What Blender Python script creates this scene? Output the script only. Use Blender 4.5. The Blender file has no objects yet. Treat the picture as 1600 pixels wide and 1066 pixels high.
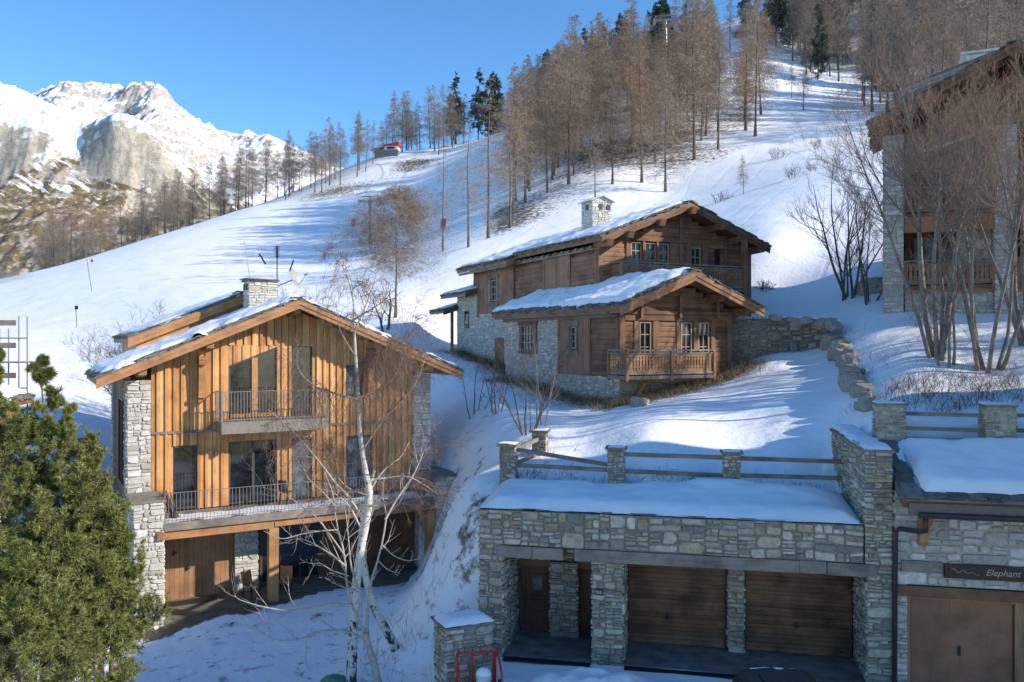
import bpy, math, random
import numpy as np
from mathutils import Vector, Matrix
R = math.radians
sc = bpy.context.scene
COL = sc.collection
F = 1300.0           # focal length of the photograph in its own pixels (1600 wide)
HZ = 533.0
# ---------------------------------------------------------------- camera, sky, sun, exposure
cam = bpy.data.cameras.new("camera"); cam.sensor_width = 36; cam.lens = 36 * F / 1600
cam.clip_start = .1; cam.clip_end = 20000
camo = bpy.data.objects.new("camera", cam); COL.objects.link(camo)
camo.location = (0, 0, 0); camo.rotation_euler = (R(90), 0, 0); sc.camera = camo
SUN_EL, SUN_AZ = R(27), R(103)        # azimuth clockwise from +Y
SUN = Vector((math.sin(SUN_AZ) * math.cos(SUN_EL), math.cos(SUN_AZ) * math.cos(SUN_EL), math.sin(SUN_EL)))
W = bpy.data.worlds.new("World"); sc.world = W; W.use_nodes = True
wn = W.node_tree
bgn = wn.nodes.get("Background") or wn.nodes.new("ShaderNodeBackground")
sky = wn.nodes.new("ShaderNodeTexSky"); sky.sky_type = 'NISHITA'; sky.sun_disc = False
sky.sun_elevation = SUN_EL; sky.sun_rotation = SUN_AZ
sky.altitude = 1800; sky.air_density = 1.0; sky.dust_density = 0.1; sky.ozone_density = 3.5
hs = wn.nodes.new("ShaderNodeHueSaturation"); hs.inputs['Saturation'].default_value = 1.16; hs.inputs['Value'].default_value = .95; hs.inputs['Hue'].default_value = .497
wn.links.new(sky.outputs[0], hs.inputs['Color']); wn.links.new(hs.outputs[0], bgn.inputs[0]); bgn.inputs[1].default_value = 0.15
sl = bpy.data.lights.new("sun", 'SUN'); sl.energy = 3.7; sl.angle = R(.5); sl.color = (1.0, .90, .76)
so = bpy.data.objects.new("sun", sl); COL.objects.link(so); so.rotation_euler = SUN.to_track_quat('Z', 'Y').to_euler()
sc.view_settings.view_transform = 'Standard'; sc.view_settings.look = 'None'
sc.view_settings.exposure = 0.84; sc.view_settings.gamma = 1
sc.cycles.max_bounces = 6; sc.cycles.diffuse_bounces = 3; sc.cycles.transparent_max_bounces = 8
try: sc.cycles.use_denoising = True
except Exception: pass

# ---------------------------------------------------------------- helpers
def lerp(a, b, t): return a + (b - a) * t
def sstep(a, b, x):
    t = np.clip((x - a) / (b - a), 0, 1); return t * t * (3 - 2 * t)
def at(px, py, Y): return Vector(((px - 800) / F * Y, Y, (HZ - py) / F * Y))
_rs = np.random.RandomState(7); _G = _rs.rand(256, 256)
def vnoise(x, y):
    x = np.asarray(x, float); y = np.asarray(y, float)
    xi = np.floor(x).astype(int); yi = np.floor(y).astype(int); fx = x - xi; fy = y - yi
    fx = fx * fx * (3 - 2 * fx); fy = fy * fy * (3 - 2 * fy)
    a = _G[xi & 255, yi & 255]; b = _G[(xi + 1) & 255, yi & 255]; c = _G[xi & 255, (yi + 1) & 255]; d = _G[(xi + 1) & 255, (yi + 1) & 255]
    return lerp(lerp(a, b, fx), lerp(c, d, fx), fy) * 2 - 1
def fbm(x, y, o=4, g=.5):
    s = 0; a = 1; t = 0
    for k in range(o):
        s = s + a * vnoise(np.asarray(x) * 2 ** k + 17.3 * k, np.asarray(y) * 2 ** k + 5.1 * k); t += a; a *= g
    return s / t
def ridged(x, y, o=5, g=.5):
    s = 0; a = 1; t = 0
    for k in range(o):
        s = s + a * (1 - np.abs(vnoise(np.asarray(x) * 2 ** k + 31.7 * k, np.asarray(y) * 2 ** k + 9.2 * k)) * 2); t += a; a *= g
    return s / t

def tag(o, label=None, cat=None, group=None, kind=None):
    if label: o['label'] = label
    if cat: o['category'] = cat
    if group: o['group'] = group
    if kind: o['kind'] = kind
    return o
def empty(name, loc, rz=0, label=None, cat=None, group=None):
    o = bpy.data.objects.new(name, None); COL.objects.link(o); o.location = loc; o.rotation_euler = (0, 0, rz)
    return tag(o, label, cat, group)
def link(name, me, parent=None):
    o = bpy.data.objects.new(name, me); COL.objects.link(o)
    if parent: o.parent = parent
    return o
def copy_tree(o, parent=None):
    c = o.copy(); COL.objects.link(c)
    if parent: c.parent = parent
    for ch in [q for q in bpy.data.objects if q.parent == o]: copy_tree(ch, c)
    return c

class MB:
    def __init__(s, M=None): s.v = []; s.f = []; s.mi = []; s.M = M; s.m = 0
    def add(s, vs, fs):
        n = len(s.v)
        if s.M is not None: vs = [tuple(s.M @ Vector(p)) for p in vs]
        s.v.extend([tuple(p) for p in vs]); s.f.extend([tuple(i + n for i in f) for f in fs]); s.mi.extend([s.m] * len(fs))
    def box(s, x0, x1, y0, y1, z0, z1):
        s.add([(x0, y0, z0), (x1, y0, z0), (x1, y1, z0), (x0, y1, z0), (x0, y0, z1), (x1, y0, z1), (x1, y1, z1), (x0, y1, z1)],
              [(3, 2, 1, 0), (4, 5, 6, 7), (0, 1, 5, 4), (1, 2, 6, 5), (2, 3, 7, 6), (3, 0, 4, 7)])
    def hexa(s, b, t):     # bottom 4, top 4
        s.add(list(b) + list(t), [(3, 2, 1, 0), (4, 5, 6, 7), (0, 1, 5, 4), (1, 2, 6, 5), (2, 3, 7, 6), (3, 0, 4, 7)])
    def obox(s, c, sz, rot=(0, 0, 0)):
        m = Matrix.Translation(c) @ (Matrix.Rotation(rot[2], 4, 'Z') @ Matrix.Rotation(rot[1], 4, 'Y') @ Matrix.Rotation(rot[0], 4, 'X'))
        x, y, z = sz[0] / 2, sz[1] / 2, sz[2] / 2
        vs = [m @ Vector(p) for p in ((-x, -y, -z), (x, -y, -z), (x, y, -z), (-x, y, -z), (-x, -y, z), (x, -y, z), (x, y, z), (-x, y, z))]
        s.add(vs, [(3, 2, 1, 0), (4, 5, 6, 7), (0, 1, 5, 4), (1, 2, 6, 5), (2, 3, 7, 6), (3, 0, 4, 7)])
    def beam(s, p0, p1, w, h):
        p0 = Vector(p0); p1 = Vector(p1); d = (p1 - p0).normalized()
        up = Vector((0, 0, 1)) if abs(d.z) < .95 else Vector((0, 1, 0))
        a = d.cross(up).normalized() * w / 2; b = a.cross(d).normalized() * h / 2
        s.add([p0 - a - b, p0 + a - b, p0 + a + b, p0 - a + b, p1 - a - b, p1 + a - b, p1 + a + b, p1 - a + b],
              [(0, 1, 2, 3), (7, 6, 5, 4), (0, 4, 5, 1), (1, 5, 6, 2), (2, 6, 7, 3), (3, 7, 4, 0)])
    def prism(s, poly, d):  # poly list of 3d points, extruded by vector d
        n = len(poly); d = Vector(d); a = [Vector(p) for p in poly]
        s.add(a + [p + d for p in a], [tuple(range(n - 1, -1, -1)), tuple(range(n, 2 * n))] + [(i, (i + 1) % n, n + (i + 1) % n, n + i) for i in range(n)])
    def tube(s, pts, rad, n=8, cap=True):
        pts = [Vector(p) for p in pts]
        if not hasattr(rad, '__len__'): rad = [rad] * len(pts)
        vs = []; fs = []; pa = None
        for i, p in enumerate(pts):
            d = (pts[min(i + 1, len(pts) - 1)] - pts[max(i - 1, 0)]).normalized()
            if pa is None: pa = d.orthogonal().normalized()
            pa = (pa - d * pa.dot(d)).normalized(); q = d.cross(pa)
            for k in range(n):
                a = 2 * math.pi * k / n; vs.append(p + (pa * math.cos(a) + q * math.sin(a)) * rad[i])
        for i in range(len(pts) - 1):
            for k in range(n): fs.append((i * n + k, i * n + (k + 1) % n, (i + 1) * n + (k + 1) % n, (i + 1) * n + k))
        if cap: fs.append(tuple(range(n - 1, -1, -1))); fs.append(tuple((len(pts) - 1) * n + k for k in range(n)))
        s.add(vs, fs)
    def lathe(s, prof, c=(0, 0, 0), n=16):
        c = Vector(c); vs = []; fs = []
        for r, z in prof:
            for k in range(n):
                a = 2 * math.pi * k / n; vs.append((c.x + r * math.cos(a), c.y + r * math.sin(a), c.z + z))
        for i in range(len(prof) - 1):
            for k in range(n): fs.append((i * n + k, i * n + (k + 1) % n, (i + 1) * n + (k + 1) % n, (i + 1) * n + k))
        fs.append(tuple(range(n - 1, -1, -1))); fs.append(tuple((len(prof) - 1) * n + k for k in range(n)))
        s.add(vs, fs)
    def build(s, name, mats, parent=None, smooth=False):
        me = bpy.data.meshes.new(name); me.from_pydata(s.v, [], s.f)
        if not isinstance(mats, (list, tuple)): mats = [mats]
        for m in mats: me.materials.append(m)
        if len(mats) > 1: me.polygons.foreach_set('material_index', np.array(s.mi, dtype=np.int32))
        if smooth: me.polygons.foreach_set('use_smooth', np.ones(len(me.polygons), dtype=bool))
        me.update()
        return link(name, me, parent)
def np_mesh(name, V, Q, m, parent=None, smooth=False, tri=False):
    k = 3 if tri else 4
    me = bpy.data.meshes.new(name); V = np.asarray(V, np.float32); Q = np.asarray(Q, np.int32)
    me.vertices.add(len(V)); me.vertices.foreach_set('co', V.ravel())
    me.loops.add(Q.size); me.loops.foreach_set('vertex_index', Q.ravel())
    me.polygons.add(len(Q)); me.polygons.foreach_set('loop_start', np.arange(0, Q.size, k, dtype=np.int32))
    me.polygons.foreach_set('loop_total', np.full(len(Q), k, dtype=np.int32))
    if smooth: me.polygons.foreach_set('use_smooth', np.ones(len(Q), dtype=bool))
    me.update(calc_edges=True); me.validate(); me.materials.append(m)
    return link(name, me, parent) if name else me
def LEFT(xw): return Matrix(((0, 1, 0, xw), (-1, 0, 0, 0), (0, 0, 1, 0), (0, 0, 0, 1)))      # u=-y, d=+x  (faces -x)
def RIGHT(xw): return Matrix(((0, -1, 0, xw), (1, 0, 0, 0), (0, 0, 1, 0), (0, 0, 0, 1)))     # u=+y, d=-x  (faces +x)
def FRONT(yw): return Matrix.Translation((0, yw, 0))

# ---------------------------------------------------------------- materials
def newmat(name):
    m = bpy.data.materials.new(name); m.use_nodes = True; nt = m.node_tree
    return m, nt, nt.nodes["Principled BSDF"]
def ramp(nt, src, stops, interp='LINEAR'):
    r = nt.nodes.new("ShaderNodeValToRGB"); r.color_ramp.interpolation = interp; e = r.color_ramp.elements
    while len(e) < len(stops): e.new(.5)
    for k, (p, c) in enumerate(stops):
        e[k].position = p; e[k].color = (c, c, c, 1) if not hasattr(c, '__len__') else (*c, 1)
    nt.links.new(src, r.inputs[0]); return r.outputs[0]
def coord(nt, scale=(1, 1, 1), kind='Object'):
    tc = nt.nodes.new("ShaderNodeTexCoord"); mp = nt.nodes.new("ShaderNodeMapping"); mp.inputs['Scale'].default_value = scale
    nt.links.new(tc.outputs[kind], mp.inputs[0]); return mp.outputs[0]
def noise(nt, vec, s=5, d=4, r=.55, dist=0):
    n = nt.nodes.new("ShaderNodeTexNoise"); n.inputs['Scale'].default_value = s; n.inputs['Detail'].default_value = d
    n.inputs['Roughness'].default_value = r; n.inputs['Distortion'].default_value = dist
    if vec is not None: nt.links.new(vec, n.inputs['Vector'])
    return n.outputs[0]
def mix(nt, a, b, fac=.5, mode='MULTIPLY'):
    n = nt.nodes.new("ShaderNodeMix"); n.data_type = 'RGBA'; n.blend_type = mode
    for sock, v in ((n.inputs[0], fac), (n.inputs[6], a), (n.inputs[7], b)):
        if hasattr(v, 'is_output'): nt.links.new(v, sock)
        elif hasattr(v, '__len__'): sock.default_value = (*v, 1)
        else: sock.default_value = v
    return n.outputs[2]
def mth(nt, op, a, b=0.0, clamp=False):
    n = nt.nodes.new("ShaderNodeMath"); n.operation = op; n.use_clamp = clamp
    for sock, v in ((n.inputs[0], a), (n.inputs[1], b)):
        if hasattr(v, 'is_output'): nt.links.new(v, sock)
        else: sock.default_value = v
    return n.outputs[0]
def bump(nt, b, h, st=.3, dist=.05):
    n = nt.nodes.new("ShaderNodeBump"); n.inputs['Strength'].default_value = st; n.inputs['Distance'].default_value = dist
    nt.links.new(h, n.inputs['Height']); nt.links.new(n.outputs[0], b.inputs['Normal'])
def island(nt): return nt.nodes.new("ShaderNodeNewGeometry").outputs['Random Per Island']
def stone_mat(name, cols, var=.5):
    m, nt, b = newmat(name); k = len(cols)
    c = ramp(nt, island(nt), [(i / (k - 1), q) for i, q in enumerate(cols)])
    v = coord(nt); n1 = noise(nt, v, 5, 6, .7); n2 = noise(nt, v, 40, 3, .6)
    c = mix(nt, c, ramp(nt, n1, [(.3, 1 - var), (.55, 1), (.75, 1.12)]), 1)
    c = mix(nt, c, ramp(nt, n2, [(.3, .78), (.6, 1.05)]), .8)
    nt.links.new(c, b.inputs['Base Color']); b.inputs['Roughness'].default_value = .9
    bump(nt, b, mix(nt, n1, n2, .4, 'MIX'), .55, .04); return m
def wood_mat(name, cols, axis='z', blot=.4, rough=.75, grain=.35):
    m, nt, b = newmat(name); k = len(cols)
    c = ramp(nt, island(nt), [(i / (k - 1), q) for i, q in enumerate(cols)])
    s = {'z': (22, 22, 1.0), 'x': (1.0, 22, 22), 'y': (22, 1.0, 22)}[axis]
    g = noise(nt, coord(nt, s), 1.6, 5, .65, .6); bl = noise(nt, coord(nt), 1.3, 4, .6)
    kn = noise(nt, coord(nt, tuple(q * .25 for q in s)), 2.2, 2, .5)
    c = mix(nt, c, ramp(nt, g, [(.28, 1 - grain), (.5, 1), (.75, 1 + grain * .4)]), 1)
    c = mix(nt, c, ramp(nt, bl, [(.3, 1 - blot), (.6, 1.08)]), 1)
    c = mix(nt, c, ramp(nt, kn, [(.22, .45), (.3, 1)]), .8)
    nt.links.new(c, b.inputs['Base Color']); b.inputs['Roughness'].default_value = rough
    bump(nt, b, g, .35, .01); return m
def plain(name, c, rough=.6, metal=0, var=.15, sc_=6):
    m, nt, b = newmat(name); n = noise(nt, coord(nt), sc_, 4, .6)
    nt.links.new(mix(nt, c, ramp(nt, n, [(.3, 1 - var), (.7, 1 + var)]), 1), b.inputs['Base Color'])
    b.inputs['Roughness'].default_value = rough; b.inputs['Metallic'].default_value = metal; return m
def glass_mat(name, c=(.012, .014, .018), rough=.04):
    m, nt, b = newmat(name); n = noise(nt, coord(nt), 2.5, 3, .6)
    nt.links.new(mix(nt, c, ramp(nt, n, [(.35, .4), (.65, 1.8)]), 1), b.inputs['Base Color'])
    b.inputs['Roughness'].default_value = rough; b.inputs['IOR'].default_value = 1.6; return m
def snow_mat(name, dirt=.0):
    m, nt, b = newmat(name); v = coord(nt); n = noise(nt, v, 1.2, 6, .6); n2 = noise(nt, v, 14, 3, .55)
    c = ramp(nt, n, [(.3, (.80, .82, .86)), (.6, (.87, .88, .90))])
    if dirt: c = mix(nt, c, (.30, .25, .19), ramp(nt, noise(nt, v, 3.1, 7, .7), [(.66, 0.0), (.74, dirt)]), 'MIX')
    nt.links.new(c, b.inputs['Base Color']); b.inputs['Roughness'].default_value = .7
    b.inputs['Specular IOR Level'].default_value = .25
    bump(nt, b, mix(nt, n, n2, .25, 'MIX'), .35, .12); return m
M = {}
M['snow'] = snow_mat('roof_snow', .25)
M['stone_pale'] = stone_mat('pale_stone', [(.36, .35, .32), (.60, .58, .54), (.66, .64, .60), (.52, .49, .44), (.63, .61, .58)], .32)
M['stone_grey'] = stone_mat('grey_stone', [(.36, .34, .31), (.60, .57, .52), (.46, .42, .36), (.68, .65, .60), (.38, .36, .35), (.56, .52, .46)], .4)
M['stone_warm'] = stone_mat('warm_stone', [(.27, .24, .19), (.52, .45, .34), (.38, .34, .28), (.64, .58, .47), (.33, .27, .19), (.54, .49, .41), (.21, .20, .18), (.47, .34, .20), (.49, .44, .36), (.70, .65, .57)], .48)
M['stone_white'] = stone_mat('whitish_stone', [(.5, .49, .46), (.70, .68, .64), (.62, .60, .56), (.74, .72, .68)], .3)
M['rock'] = stone_mat('boulder_rock', [(.17, .155, .13), (.28, .26, .225), (.36, .335, .29), (.22, .20, .165)], .55)
M['mortar'] = plain('grey_mortar', (.38, .35, .30), .95, 0, .3, 9)
M['mortar_dark'] = plain('dark_joint', (.22, .195, .16), .95, 0, .4, 9)
M['larch'] = wood_mat('new_larch_wood', [(.50, .22, .062), (.66, .33, .11), (.35, .15, .046), (.72, .40, .16), (.50, .25, .095)], 'z', .3, .6, .38)
M['larch_x'] = wood_mat('larch_beam', [(.33, .15, .055), (.42, .20, .08), (.28, .13, .06)], 'x', .35, .7)
M['larch_y'] = wood_mat('larch_purlin', [(.40, .24, .12), (.30, .17, .08)], 'y', .3, .7)
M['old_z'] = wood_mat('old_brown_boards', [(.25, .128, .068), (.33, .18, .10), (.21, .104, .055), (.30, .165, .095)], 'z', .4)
M['old_x'] = wood_mat('old_brown_logs', [(.215, .10, .048), (.28, .14, .072), (.165, .075, .037), (.25, .125, .065)], 'x', .55)
M['old_y'] = wood_mat('old_brown_planks', [(.20, .096, .048), (.26, .13, .068), (.145, .068, .035)], 'y', .55)
M['grey_x'] = wood_mat('weathered_beam', [(.19, .16, .13), (.25, .21, .175), (.15, .125, .10)], 'x', .6)
M['grey_y'] = wood_mat('weathered_eave_wood', [(.20, .16, .125), (.26, .21, .17), (.15, .12, .095)], 'y', .5)
M['verge'] = wood_mat('verge_wood', [(.27, .13, .06), (.34, .17, .085), (.22, .10, .045)], 'x', .4)
M['door'] = wood_mat('garage_door_wood', [(.19, .08, .036), (.25, .118, .056), (.14, .062, .031), (.23, .115, .06)], 'x', .75)
M['door_z'] = wood_mat('ground_floor_door_wood', [(.32, .17, .082), (.37, .20, .10), (.27, .14, .07)], 'z', .3)
M['panel'] = wood_mat('panel_door_wood', [(.27, .12, .06), (.27, .12, .06)], 'z', .45, .6, .15)
M['dark_door'] = wood_mat('entrance_door_wood', [(.11, .042, .02), (.13, .052, .025)], 'z', .4)
M['slate'] = stone_mat('roof_slate', [(.10, .095, .085), (.19, .17, .15), (.25, .225, .19), (.13, .13, .13)], .5)
M['glass'] = glass_mat('window_glass')
M['glass_pale'] = glass_mat('pale_glass', (.10, .12, .14), .08)  # panes with a paler, bluish base colour
M['dkframe'] = plain('dark_grey_metal_frame', (.055, .052, .05), .5)
M['taupe'] = plain('taupe_metal', (.22, .20, .17), .5, 0, .1)
M['metal'] = plain('grey_metal', (.25, .25, .25), .4, .6)
M['black'] = plain('black_metal', (.02, .02, .022), .45, .2)
M['brownmetal'] = plain('brown_painted_gutter', (.045, .032, .030), .45, .1)
M['fascia'] = plain('mauve_brown_fascia', (.16, .115, .10), .7)
M['white'] = plain('white_paint', (.75, .75, .73), .5)
M['sash'] = plain('pale_window_sash', (.34, .27, .20), .6)
M['red'] = plain('red_paint', (.42, .03, .025), .45)
M['green'] = plain('green_plastic', (.03, .22, .13), .5)
M['orange'] = plain('orange_wood', (.45, .17, .05), .6)
M['concrete'] = plain('damp_concrete', (.17, .165, .155), .85, 0, .4, 2)
M['soil'] = plain('trodden_soil', (.16, .13, .10), .95, 0, .45, 2)
M['sign'] = plain('dark_sign_board', (.035, .014, .010), .5)
M['gold'] = plain('faded_gold_lettering', (.42, .34, .22), .6)
M['carpaint'] = plain('dark_green_car_paint', (.012, .022, .018), .42, 0, .05)
M['rubber'] = plain('tyre_rubber', (.02, .02, .02), .8)
M['dish'] = plain('grey_dish', (.34, .33, .32), .5)
M['grille'] = plain('drain_grille', (.03, .03, .032), .6, .4)
M['bark'] = plain('grey_bark', (.20, .165, .135), .9, 0, .4, 8)
M['bark_dk'] = plain('dark_bark', (.12, .092, .072), .95, 0, .4, 8)
M['twig_tan'] = plain('tan_twigs', (.29, .185, .125), .85, 0, .3, 1.5)
M['twig_red'] = plain('reddish_twigs', (.19, .12, .085), .85, 0, .3, 1.5)
M['twig_grey'] = plain('grey_twigs', (.19, .155, .13), .85, 0, .3, 1.5)
M['bark_pale'] = plain('pale_grey_bark', (.36, .31, .26), .85, 0, .3, 8)
M['straw'] = plain('dry_grass', (.30, .21, .11), .9, 0, .45, 3)
M['straw_dk'] = plain('brown_weeds', (.13, .085, .055), .9, 0, .45, 3)
def needle_mat(name, a, b_):
    m, nt, b = newmat(name); c = ramp(nt, island(nt), [(0, a), (1, b_)])
    n = noise(nt, coord(nt), 1.6, 3, .6); c = mix(nt, c, ramp(nt, n, [(.3, .65), (.7, 1.3)]), 1)
    nt.links.new(c, b.inputs['Base Color']); b.inputs['Roughness'].default_value = .6; return m
M['needle'] = needle_mat('green_needles', (.07, .09, .02), (.27, .275, .07))
M['needle_dk'] = needle_mat('dark_needles', (.03, .042, .028), (.06, .075, .045))
M['larchtwig'] = needle_mat('bare_larch_twigs', (.21, .155, .108), (.35, .265, .19))
M['larchtwig_g'] = needle_mat('grey_larch_twigs', (.18, .148, .12), (.29, .24, .195))
M['larchtwig_o'] = needle_mat('orange_larch_twigs', (.26, .165, .095), (.39, .26, .155))
def birch_mat():
    m, nt, b = newmat('birch_bark')
    st = noise(nt, coord(nt, (1.2, 1.2, 9)), 3.2, 5, .65); bl = noise(nt, coord(nt, (3, 3, 1.6)), 2.2, 4, .6)
    tc = nt.nodes.new("ShaderNodeTexCoord"); sp = nt.nodes.new("ShaderNodeSeparateXYZ"); nt.links.new(tc.outputs['Object'], sp.inputs[0])
    low = nt.nodes.new("ShaderNodeMapRange"); nt.links.new(sp.outputs[2], low.inputs[0])
    low.inputs[1].default_value = 0.3; low.inputs[2].default_value = 3.8; low.inputs[3].default_value = .22; low.inputs[4].default_value = 0
    c = mix(nt, (.60, .57, .52), (.06, .05, .045), ramp(nt, st, [(.36, 1.0), (.42, 0.0)]), 'MIX')
    c = mix(nt, c, (.045, .04, .036), ramp(nt, mth(nt, 'ADD', bl, low.outputs[0]), [(.70, 0.0), (.74, 1.0)]), 'MIX')
    nt.links.new(c, b.inputs['Base Color']); b.inputs['Roughness'].default_value = .8; bump(nt, b, st, .3, .02); return m
M['birch'] = birch_mat()
# ---------------------------------------------------------------- terrain
TH1, O1 = R(30), (-13.45, 29.0)      # pale timber chalet
TH2, O2 = R(25), (4.45, 34.4)        # old brown chalet
TH3, O3 = R(-12), (-.88, 22.85)      # garage row
TH4, O4 = R(-25), (16.5, 37.0)       # house up right
def to_local(X, Y, O, th):
    c, s = math.cos(th), math.sin(th); dx = X - O[0]; dy = Y - O[1]
    return dx * c + dy * s, -dx * s + dy * c
def to_world(x, y, O, th):
    c, s = math.cos(th), math.sin(th); return O[0] + x * c - y * s, O[1] + x * s + y * c
CP = [  # (px, py, distance) ground seen at that picture row
 (0,1066,22.9),(-400,1066,23),(200,1000,27.2),(300,1066,22.5),(500,1066,22.4),(640,1060,22.2),(400,985,26.6),(560,965,27.6),(630,950,27.6),
 (60,985,28),(-300,930,32),(100,900,31),
 (740,950,22.4),(742,835,24),(715,765,27.3),(690,850,29),(712,815,28.5),(668,882,31),(575,919,31),(500,934,29.7),(652,897,32),(449,941,29.5),(350,957,28.3),(600,935,29),(500,960,28),(735,700,33),(730,620,39),(700,700,36),(690,640,41),
 (650,640,45),(600,620,48),(690,578,48),(715,550,56),(745,562,53),(787,572,50),(690,548,58),(820,592,46),(700,520,66),(800,602,40.5),(860,628,36.5),(940,640,33.6),(985,632,33.4),(1080,608,35),(1140,583,36.8),
 (900,690,29),(1000,700,26.6),(830,735,26.4),(780,760,25.6),(963,752,25.6),(1143,752,25.2),(1290,738,24.8),(1250,716,25.6),
 (1200,655,28.6),(1300,600,31),(1280,560,35.5),(1200,562,36.3),(1230,625,30),
 (1310,515,37.6),(1360,640,26),(1330,575,32),(1450,622,25.4),(1420,562,29.8),(1350,497,37),(1400,492,36.5),(1500,494,35.5),(1620,490,34.5),(1560,580,28),
 (1640,595,26),(1480,655,23.8),(1340,690,22.4),(1600,655,23.2),(1900,600,24),(2300,600,20),
 (1180,470,46),(1220,450,47),(1100,470,48),
 (0,600,50),(120,640,44),(60,690,38),(-200,640,46),(-400,650,45),(0,470,115),(60,430,152),(150,402,168),(250,370,183),(330,346,197),(400,324,208),(450,311,217),
 (-150,500,110),(-400,500,110),(-300,470,160),(520,285,225),(600,243,241),(700,238,235),(650,275,215),(560,358,158),(500,400,132),(300,450,98),(150,500,82),(400,430,110),
 (600,330,182),(650,398,112),(600,470,74),(500,452,93),(200,565,60),(130,640,45),(300,520,66),(420,520,62),(650,505,60),(540,520,60),(700,440,80),
 (735,384,96),(765,372,101),(850,333,110),(1040,300,116),(1085,243,131),(940,288,120),(800,215,190),(840,190,215),(1000,128,262),(900,165,240),
 (830,330,112),(760,300,150),
 (1200,382,52),(1120,350,70),(1300,330,62),(1230,255,112),(1160,275,112),(1250,152,192),(1200,100,242),(1300,62,282),(1400,100,250),(1600,50,250),(1500,200,122),(1340,190,150),(1350,262,86),
 (1600,300,72),(1450,300,66),(1280,402,50),(1350,425,44),(1200,20,300),(1400,-60,330),(1650,-150,340),(1000,95,300),(2000,100,120),(2300,0,300),(1900,300,60),(1900,450,40),(2300,400,50),(2300,500,30),
 # behind the crests
 (60,455,260),(200,415,280),(330,378,300),(450,345,320),(600,290,340),(700,275,340),(840,250,340),(-400,500,300),(60,470,420),(330,400,440),(600,350,440),(840,330,440),(1000,200,440),(1400,60,440),(2000,-100,440),
]
CX = [(-14,15,-9.3),(-7,15,-9),(-3,19.5,-8.9),(-2,14,-8.8),(-6,8,-8.8),(3,8,-8.7),(10,8,-8.7),(-14,8,-9.2),(3,14,-8.6),(12,14,-8.6),(-1.6,21,-8.75),(-1.5,22.3,-8.6)]
_p = [((px - 800) / 300, math.log(Y) * 2.5, (HZ - py) / F) for px, py, Y in CP] + [(X / Y * F / 300, math.log(Y) * 2.5, z / Y) for X, Y, z in CX]
_p = np.array(_p)
def _k(r2): return np.where(r2 > 1e-12, .5 * r2 * np.log(np.maximum(r2, 1e-12)), 0)
def tps_fit(p, lam=.002):
    n = len(p); A = np.zeros((n + 3, n + 3)); d = ((p[:, None, :2] - p[None, :, :2]) ** 2).sum(-1)
    A[:n, :n] = _k(d) + lam * np.eye(n); A[:n, n] = 1; A[:n, n + 1:] = p[:, :2]; A[n:, :n] = A[:n, n:].T
    b = np.zeros(n + 3); b[:n] = p[:, 2]; return np.linalg.solve(A, b)
def tps_eval(p, w, a, b):
    sh = a.shape; a = a.ravel(); b = b.ravel(); out = np.zeros(len(a)); n = len(p)
    for i in range(0, len(a), 40000):
        q = np.stack([a[i:i + 40000], b[i:i + 40000]], 1); d = ((q[:, None] - p[None, :, :2]) ** 2).sum(-1)
        out[i:i + 40000] = _k(d) @ w[:n] + w[n] + q @ w[n + 1:]
    return out.reshape(sh)
_w = tps_fit(_p)
def terr(X, Y):
    X = np.atleast_1d(np.asarray(X, float)); Y = np.atleast_1d(np.asarray(Y, float))
    z = tps_eval(_p, _w, X / Y * F / 300, np.log(Y) * 2.5) * Y
    x3, y3 = to_local(X, Y, O3, TH3)
    low = -8.62 + .04 * vnoise(X * .6, Y * .6)
    m = sstep(-2.2, -.25, x3) * (1 - sstep(.5, .9, y3))
    m = np.maximum(m, (x3 > .2) * (1 - sstep(2.75, 3.15, y3)))
    z = np.where((x3 > 7.6) & (x3 < 9.95) & (y3 < 4.6), np.minimum(z, -4.45 + .35 * np.maximum(y3 - 3.2, 0)), z)
    z = lerp(z, low, m)
    z = z + .05 * fbm(X * .5, Y * .5, 3) * sstep(10, 30, Y) + .12 * fbm(X * .16, Y * .16, 3) * sstep(28, 60, Y)
    tramp = (1 - sstep(24, 30, Y)) * (X < 0); z = z - tramp * .07 * np.maximum(fbm(X * 2.6, Y * 2.6, 3), 0) + tramp * .03 * fbm(X * 5, Y * 5, 2)
    x1, y1 = to_local(X, Y, O1, TH1)
    z = np.where((x1 > .9) & (x1 < 10.9) & (y1 > -2.0) & (y1 <= -.1), np.minimum(z, -9.34), z)
    z = np.where((x1 > .15) & (x1 < 11.3) & (y1 > -.1) & (y1 < 9), np.minimum(z, -9.7), z)
    x2, y2 = to_local(X, Y, O2, TH2)
    z = np.where((x2 > .4) & (x2 < 5.4) & (y2 > .3) & (y2 < 11), np.minimum(z, -1.9), z); z = np.where((x2 > 2.4) & (x2 < 10.8) & (y2 > 5.5) & (y2 < 21), np.minimum(z, 1.2), z)
    return z
def tz(X, Y): return float(terr(X, Y)[0])
def ground(px, Y):
    X = (px - 800) / F * Y; return Vector((X, Y, tz(X, Y)))
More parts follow.
